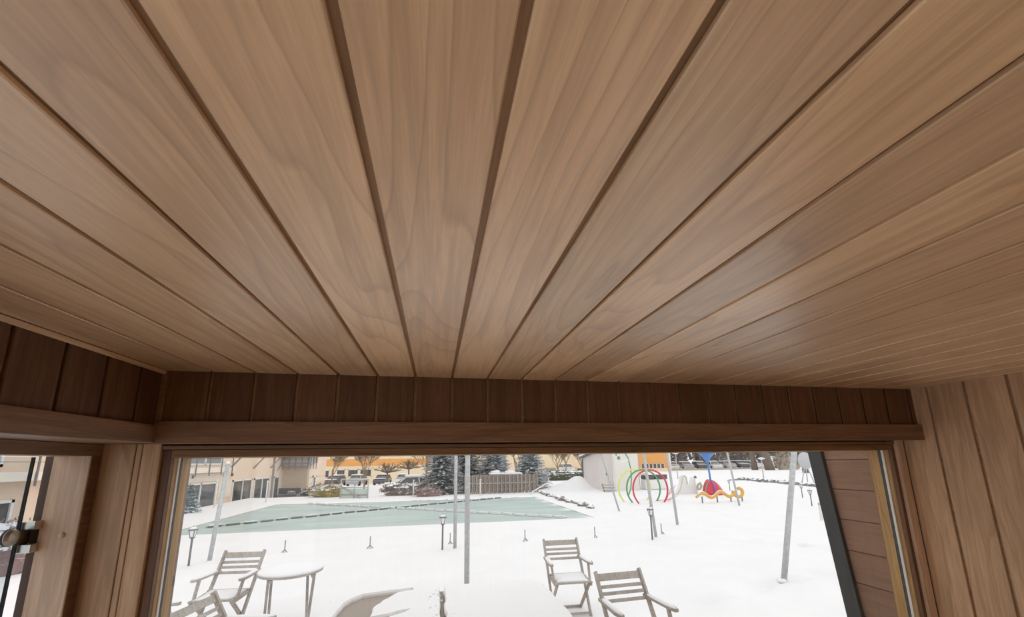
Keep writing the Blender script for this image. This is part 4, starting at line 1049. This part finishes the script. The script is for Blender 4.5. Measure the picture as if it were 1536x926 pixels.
for k in range(5): MB().bar((-12.8+k*0.5, 37.66, 1.6), (-12.8+k*0.5, 37.66, 3.25), 0.05, 0.05).build('baluster', M['iron'], bal)
for k in range(3): MB().bar((-10.66, 38.0+k*0.8, 1.6), (-10.66, 38.0+k*0.8, 3.25), 0.05, 0.05).build('baluster', M['iron'], bal)
for k in range(4): MB().bar((-12.95+0.1*k, 37.0, 1.5+0.2*k), (-12.2+0.12*k, 37.2, 3.4), 0.05, 0.05).build('stay', M['iron'], bal)
gf = tag(empty('garden_bench', (-12.0, 37.0, terrain(-12, 37))), 'dark garden bench set against the tan wall', 'bench')
MB().cbox(-0.8, 0.9, -0.25, 0.25, 0.38, 0.45, 0.01).build('seat', M['fdark'], gf)
MB().cbox(-0.8, 0.9, 0.22, 0.28, 0.5, 1.0, 0.01).build('backrest', M['fdark'], gf)
for x in (-0.7, 0.8):
    for y in (-0.2, 0.2): MB().box(x-0.03, x+0.03, y-0.03, y+0.03, -0.1, 0.4).build('leg', M['fdark'], gf)
MB().cbox(0.0, 0.6, -0.2, 0.15, 0.46, 0.75, 0.04).build('folded_cushion', M['shrubp'], gf)

# far cream and orange block behind the car park
ob = tag(empty('orange_building', (0, 82, -2)), 'long cream block with orange bands beyond the car park', 'building')
def obox(name, mat, *a, par=None):
    o = MB().box(*a).build(name, M[mat], par or ob)
    if par is None: o.location = -ob.location
    return o
obox('wall', 'farcream', -45, 34, 82, 92, -3, 12)
obox('orange_band', 'orange', -45, -0.6, 81.9, 82.1, 1.62, 2.85)
obox('orange_panel', 'orange', 26.3, 29.3, 81.9, 82.1, -0.9, 0.75)
obox('garage_door', 'greyrail', 22.3, 24.9, 81.9, 82.1, -0.9, 0.55)
for (a0, a1, z0, z1, pn) in ((-21.6, -19.6, -0.6, 0.9, 1), (-18.4, -16.8, -0.4, 1.0, 1), (-16.4, -14.4, -0.5, 1.0, 1), (-14.2, -12.0, -0.5, 1.0, 1), (29.6, 31.2, -0.6, 0.5, 1), (31.4, 33.0, -0.6, 0.5, 1), (-30, -27, -0.5, 1, 2)):
    o = wrect(ob, ('y', 82, -1), a0, a1, z0, z1, 0.1, pn, ft=0.14, fm='palecream'); o.location = -ob.location
o2 = tag(empty('orange_block', (36, 62, 0)), 'square orange block with white edges behind the metal poles', 'building')
def o2box(name, mat, *a):
    o = MB().box(*a).build(name, M[mat], o2); o.location = -o2.location; return o
o2box('wall', 'orange', 33.5, 39.6, 63, 69, -0.2, 7)
o2box('base_wall', 'farcream', 33.4, 39.0, 62.95, 63.2, -0.2, 0.55)
o2box('corner_strip', 'palecream', 39.2, 39.7, 62.9, 63.1, -0.2, 7)
o2box('pale_wing', 'farcream', 30.0, 33.6, 63, 69, -0.2, 7)
for k in range(6):
    o = wrect(o2, ('y', 63, -1), 34.2+k*0.72, 34.82+k*0.72, 0.35, 1.35, 0.05, 1, ft=0.06, fm='palecream'); o.location = -o2.location

# ---------------------------------------------------------------- cars
def make_car(loc, rz, mat, label, s=1.0, group='parked cars under snow'):
    c = tag(empty('parked_car', (loc[0], loc[1], terrain(*loc)), rz), label, 'car', group); c.scale = (s, s, s)
    body = [(-2.1, 0.35), (-2.15, 0.62), (-2.05, 0.86), (-1.2, 0.95), (-0.55, 0.98), (1.75, 0.98), (2.05, 0.90), (2.1, 0.55), (2.05, 0.30), (-2.0, 0.28)]
    MB().prism([(x, z) for x, z in body], -0.86, 0.86, 'y').build('body', M[mat], c)
    lo = [(-1.25, 0.95), (1.85, 0.97)]; cab = MB()
    vs_ = [(-1.2, -0.80, 0.95), (1.85, -0.80, 0.96), (1.85, 0.80, 0.96), (-1.2, 0.80, 0.95), (-0.45, -0.64, 1.42), (1.35, -0.64, 1.42), (1.35, 0.64, 1.42), (-0.45, 0.64, 1.42)]
    cab.add(vs_, [(3,2,1,0),(4,5,6,7),(0,1,5,4),(1,2,6,5),(2,3,7,6),(3,0,4,7)]); cab.build('cabin_glass', M['darkglass'], c)
    MB().cbox(-0.52, 1.42, -0.68, 0.68, 1.40, 1.47, 0.02).build('roof', M[mat], c)
    for x in (-0.5, 0.45, 1.38):
        for sd in (-1, 1): MB().bar((x + (0.35 if x > 1 else (-0.6 if x < 0 else 0.05)), sd*0.80, 0.95), (x, sd*0.65, 1.42), 0.07, 0.05).build('pillar', M[mat], c)
    MB().cbox(-0.55, 1.45, -0.70, 0.70, 1.46, 1.58, 0.05).build('roof_snow', M['snow'], c)
    MB().cbox(-2.08, -1.15, -0.80, 0.80, 0.93, 1.02, 0.04).build('bonnet_snow', M['snow'], c)
    for x in (-1.35, 1.35):
        for sd in (-1, 1): MB().lathe([(0.32, -0.1), (0.32, 0.1)], 14, (x, sd*0.80, 0.32), 'y').build('wheel', M['tyre'], c)
    return c
make_car((-1.75, 33.0), 0.12, 'carw', 'snow-roofed white car behind the brown bank, left of spruces', 1.0)
for i, (x, y, mt, lb) in enumerate([(-14.2, 63, 'card', 'dark snow-covered car nearest the cream building'), (-11.0, 62, 'cars', 'silver snow-covered car behind the metal gate'), (-7.6, 63, 'card', 'dark snow-covered car behind the first umbrella tree'),
    (-4.6, 62, 'carw', 'white snow-covered car behind the clipped umbrella trees'), (20.6, 62, 'carw', 'white snowy car left of the shed, behind the hedge'), (15.6, 64, 'cars', 'silver snowy car beside the right-hand spruce')]):
    make_car((x, y), 1.35+0.05*i, mt, lb)
for i in range(7):
    make_car((43.6+i*2.9, 69.0), 1.25+0.03*i, ('carw', 'cars', 'card')[i % 3], '%s snow-covered car in the far right car park row, %s from the orange block' % (('white', 'silver', 'dark')[i % 3], ('first', 'second', 'third', 'fourth', 'fifth', 'sixth', 'seventh')[i]), group='cars in the far right car park')
kb = tag(MB().box(41.0, 62.0, 65.2, 65.6, -0.2, 0.30).build('kerb_wall', M['ochre']), 'low ochre kerb wall along the far car park', 'wall')
van = tag(empty('white_van', (66.5, 68.5, 0), 0.1), 'white camper van among trunks at the far right', 'van')
MB().cbox(-2.6, 2.6, -1, 1, 0.4, 2.2, 0.15).build('body', M['white'], van)
MB().box(-2.3, -0.9, -1.02, -0.98, 1.3, 1.9).build('window', M['darkglass'], van); MB().box(-0.4, 1.8, -1.02, -0.98, 1.3, 1.9).build('window', M['darkglass'], van)
MB().cbox(-2.6, 2.6, -1, 1, 2.2, 2.35, 0.05).build('roof_snow', M['snow'], van)
for x in (-1.7, 1.7): MB().lathe([(0.38, -0.12), (0.38, 0.12)], 14, (x, -0.95, 0.38), 'y').build('wheel', M['tyre'], van)
ds = tag(empty('spray_dish', (27.0, 25.3, 0)), 'grey tilted spray dish on splayed legs at the far right', 'spray figure')
MB().lathe([(0.02, -0.10), (0.35, -0.05), (0.62, 0.08), (0.64, 0.10), (0.34, 0.0), (0.01, -0.04)], 20, (0, 0, 0), 'y').build('dish', M['galv'], ds, True).location = (0, 0, 1.75)
for a in (-0.35, 0.0, 0.4): MB().tube([(0, 0.1, 1.6), (a*1.6, 0.15, 0.0)], 0.035, 6).build('leg', M['galv'], ds, True)
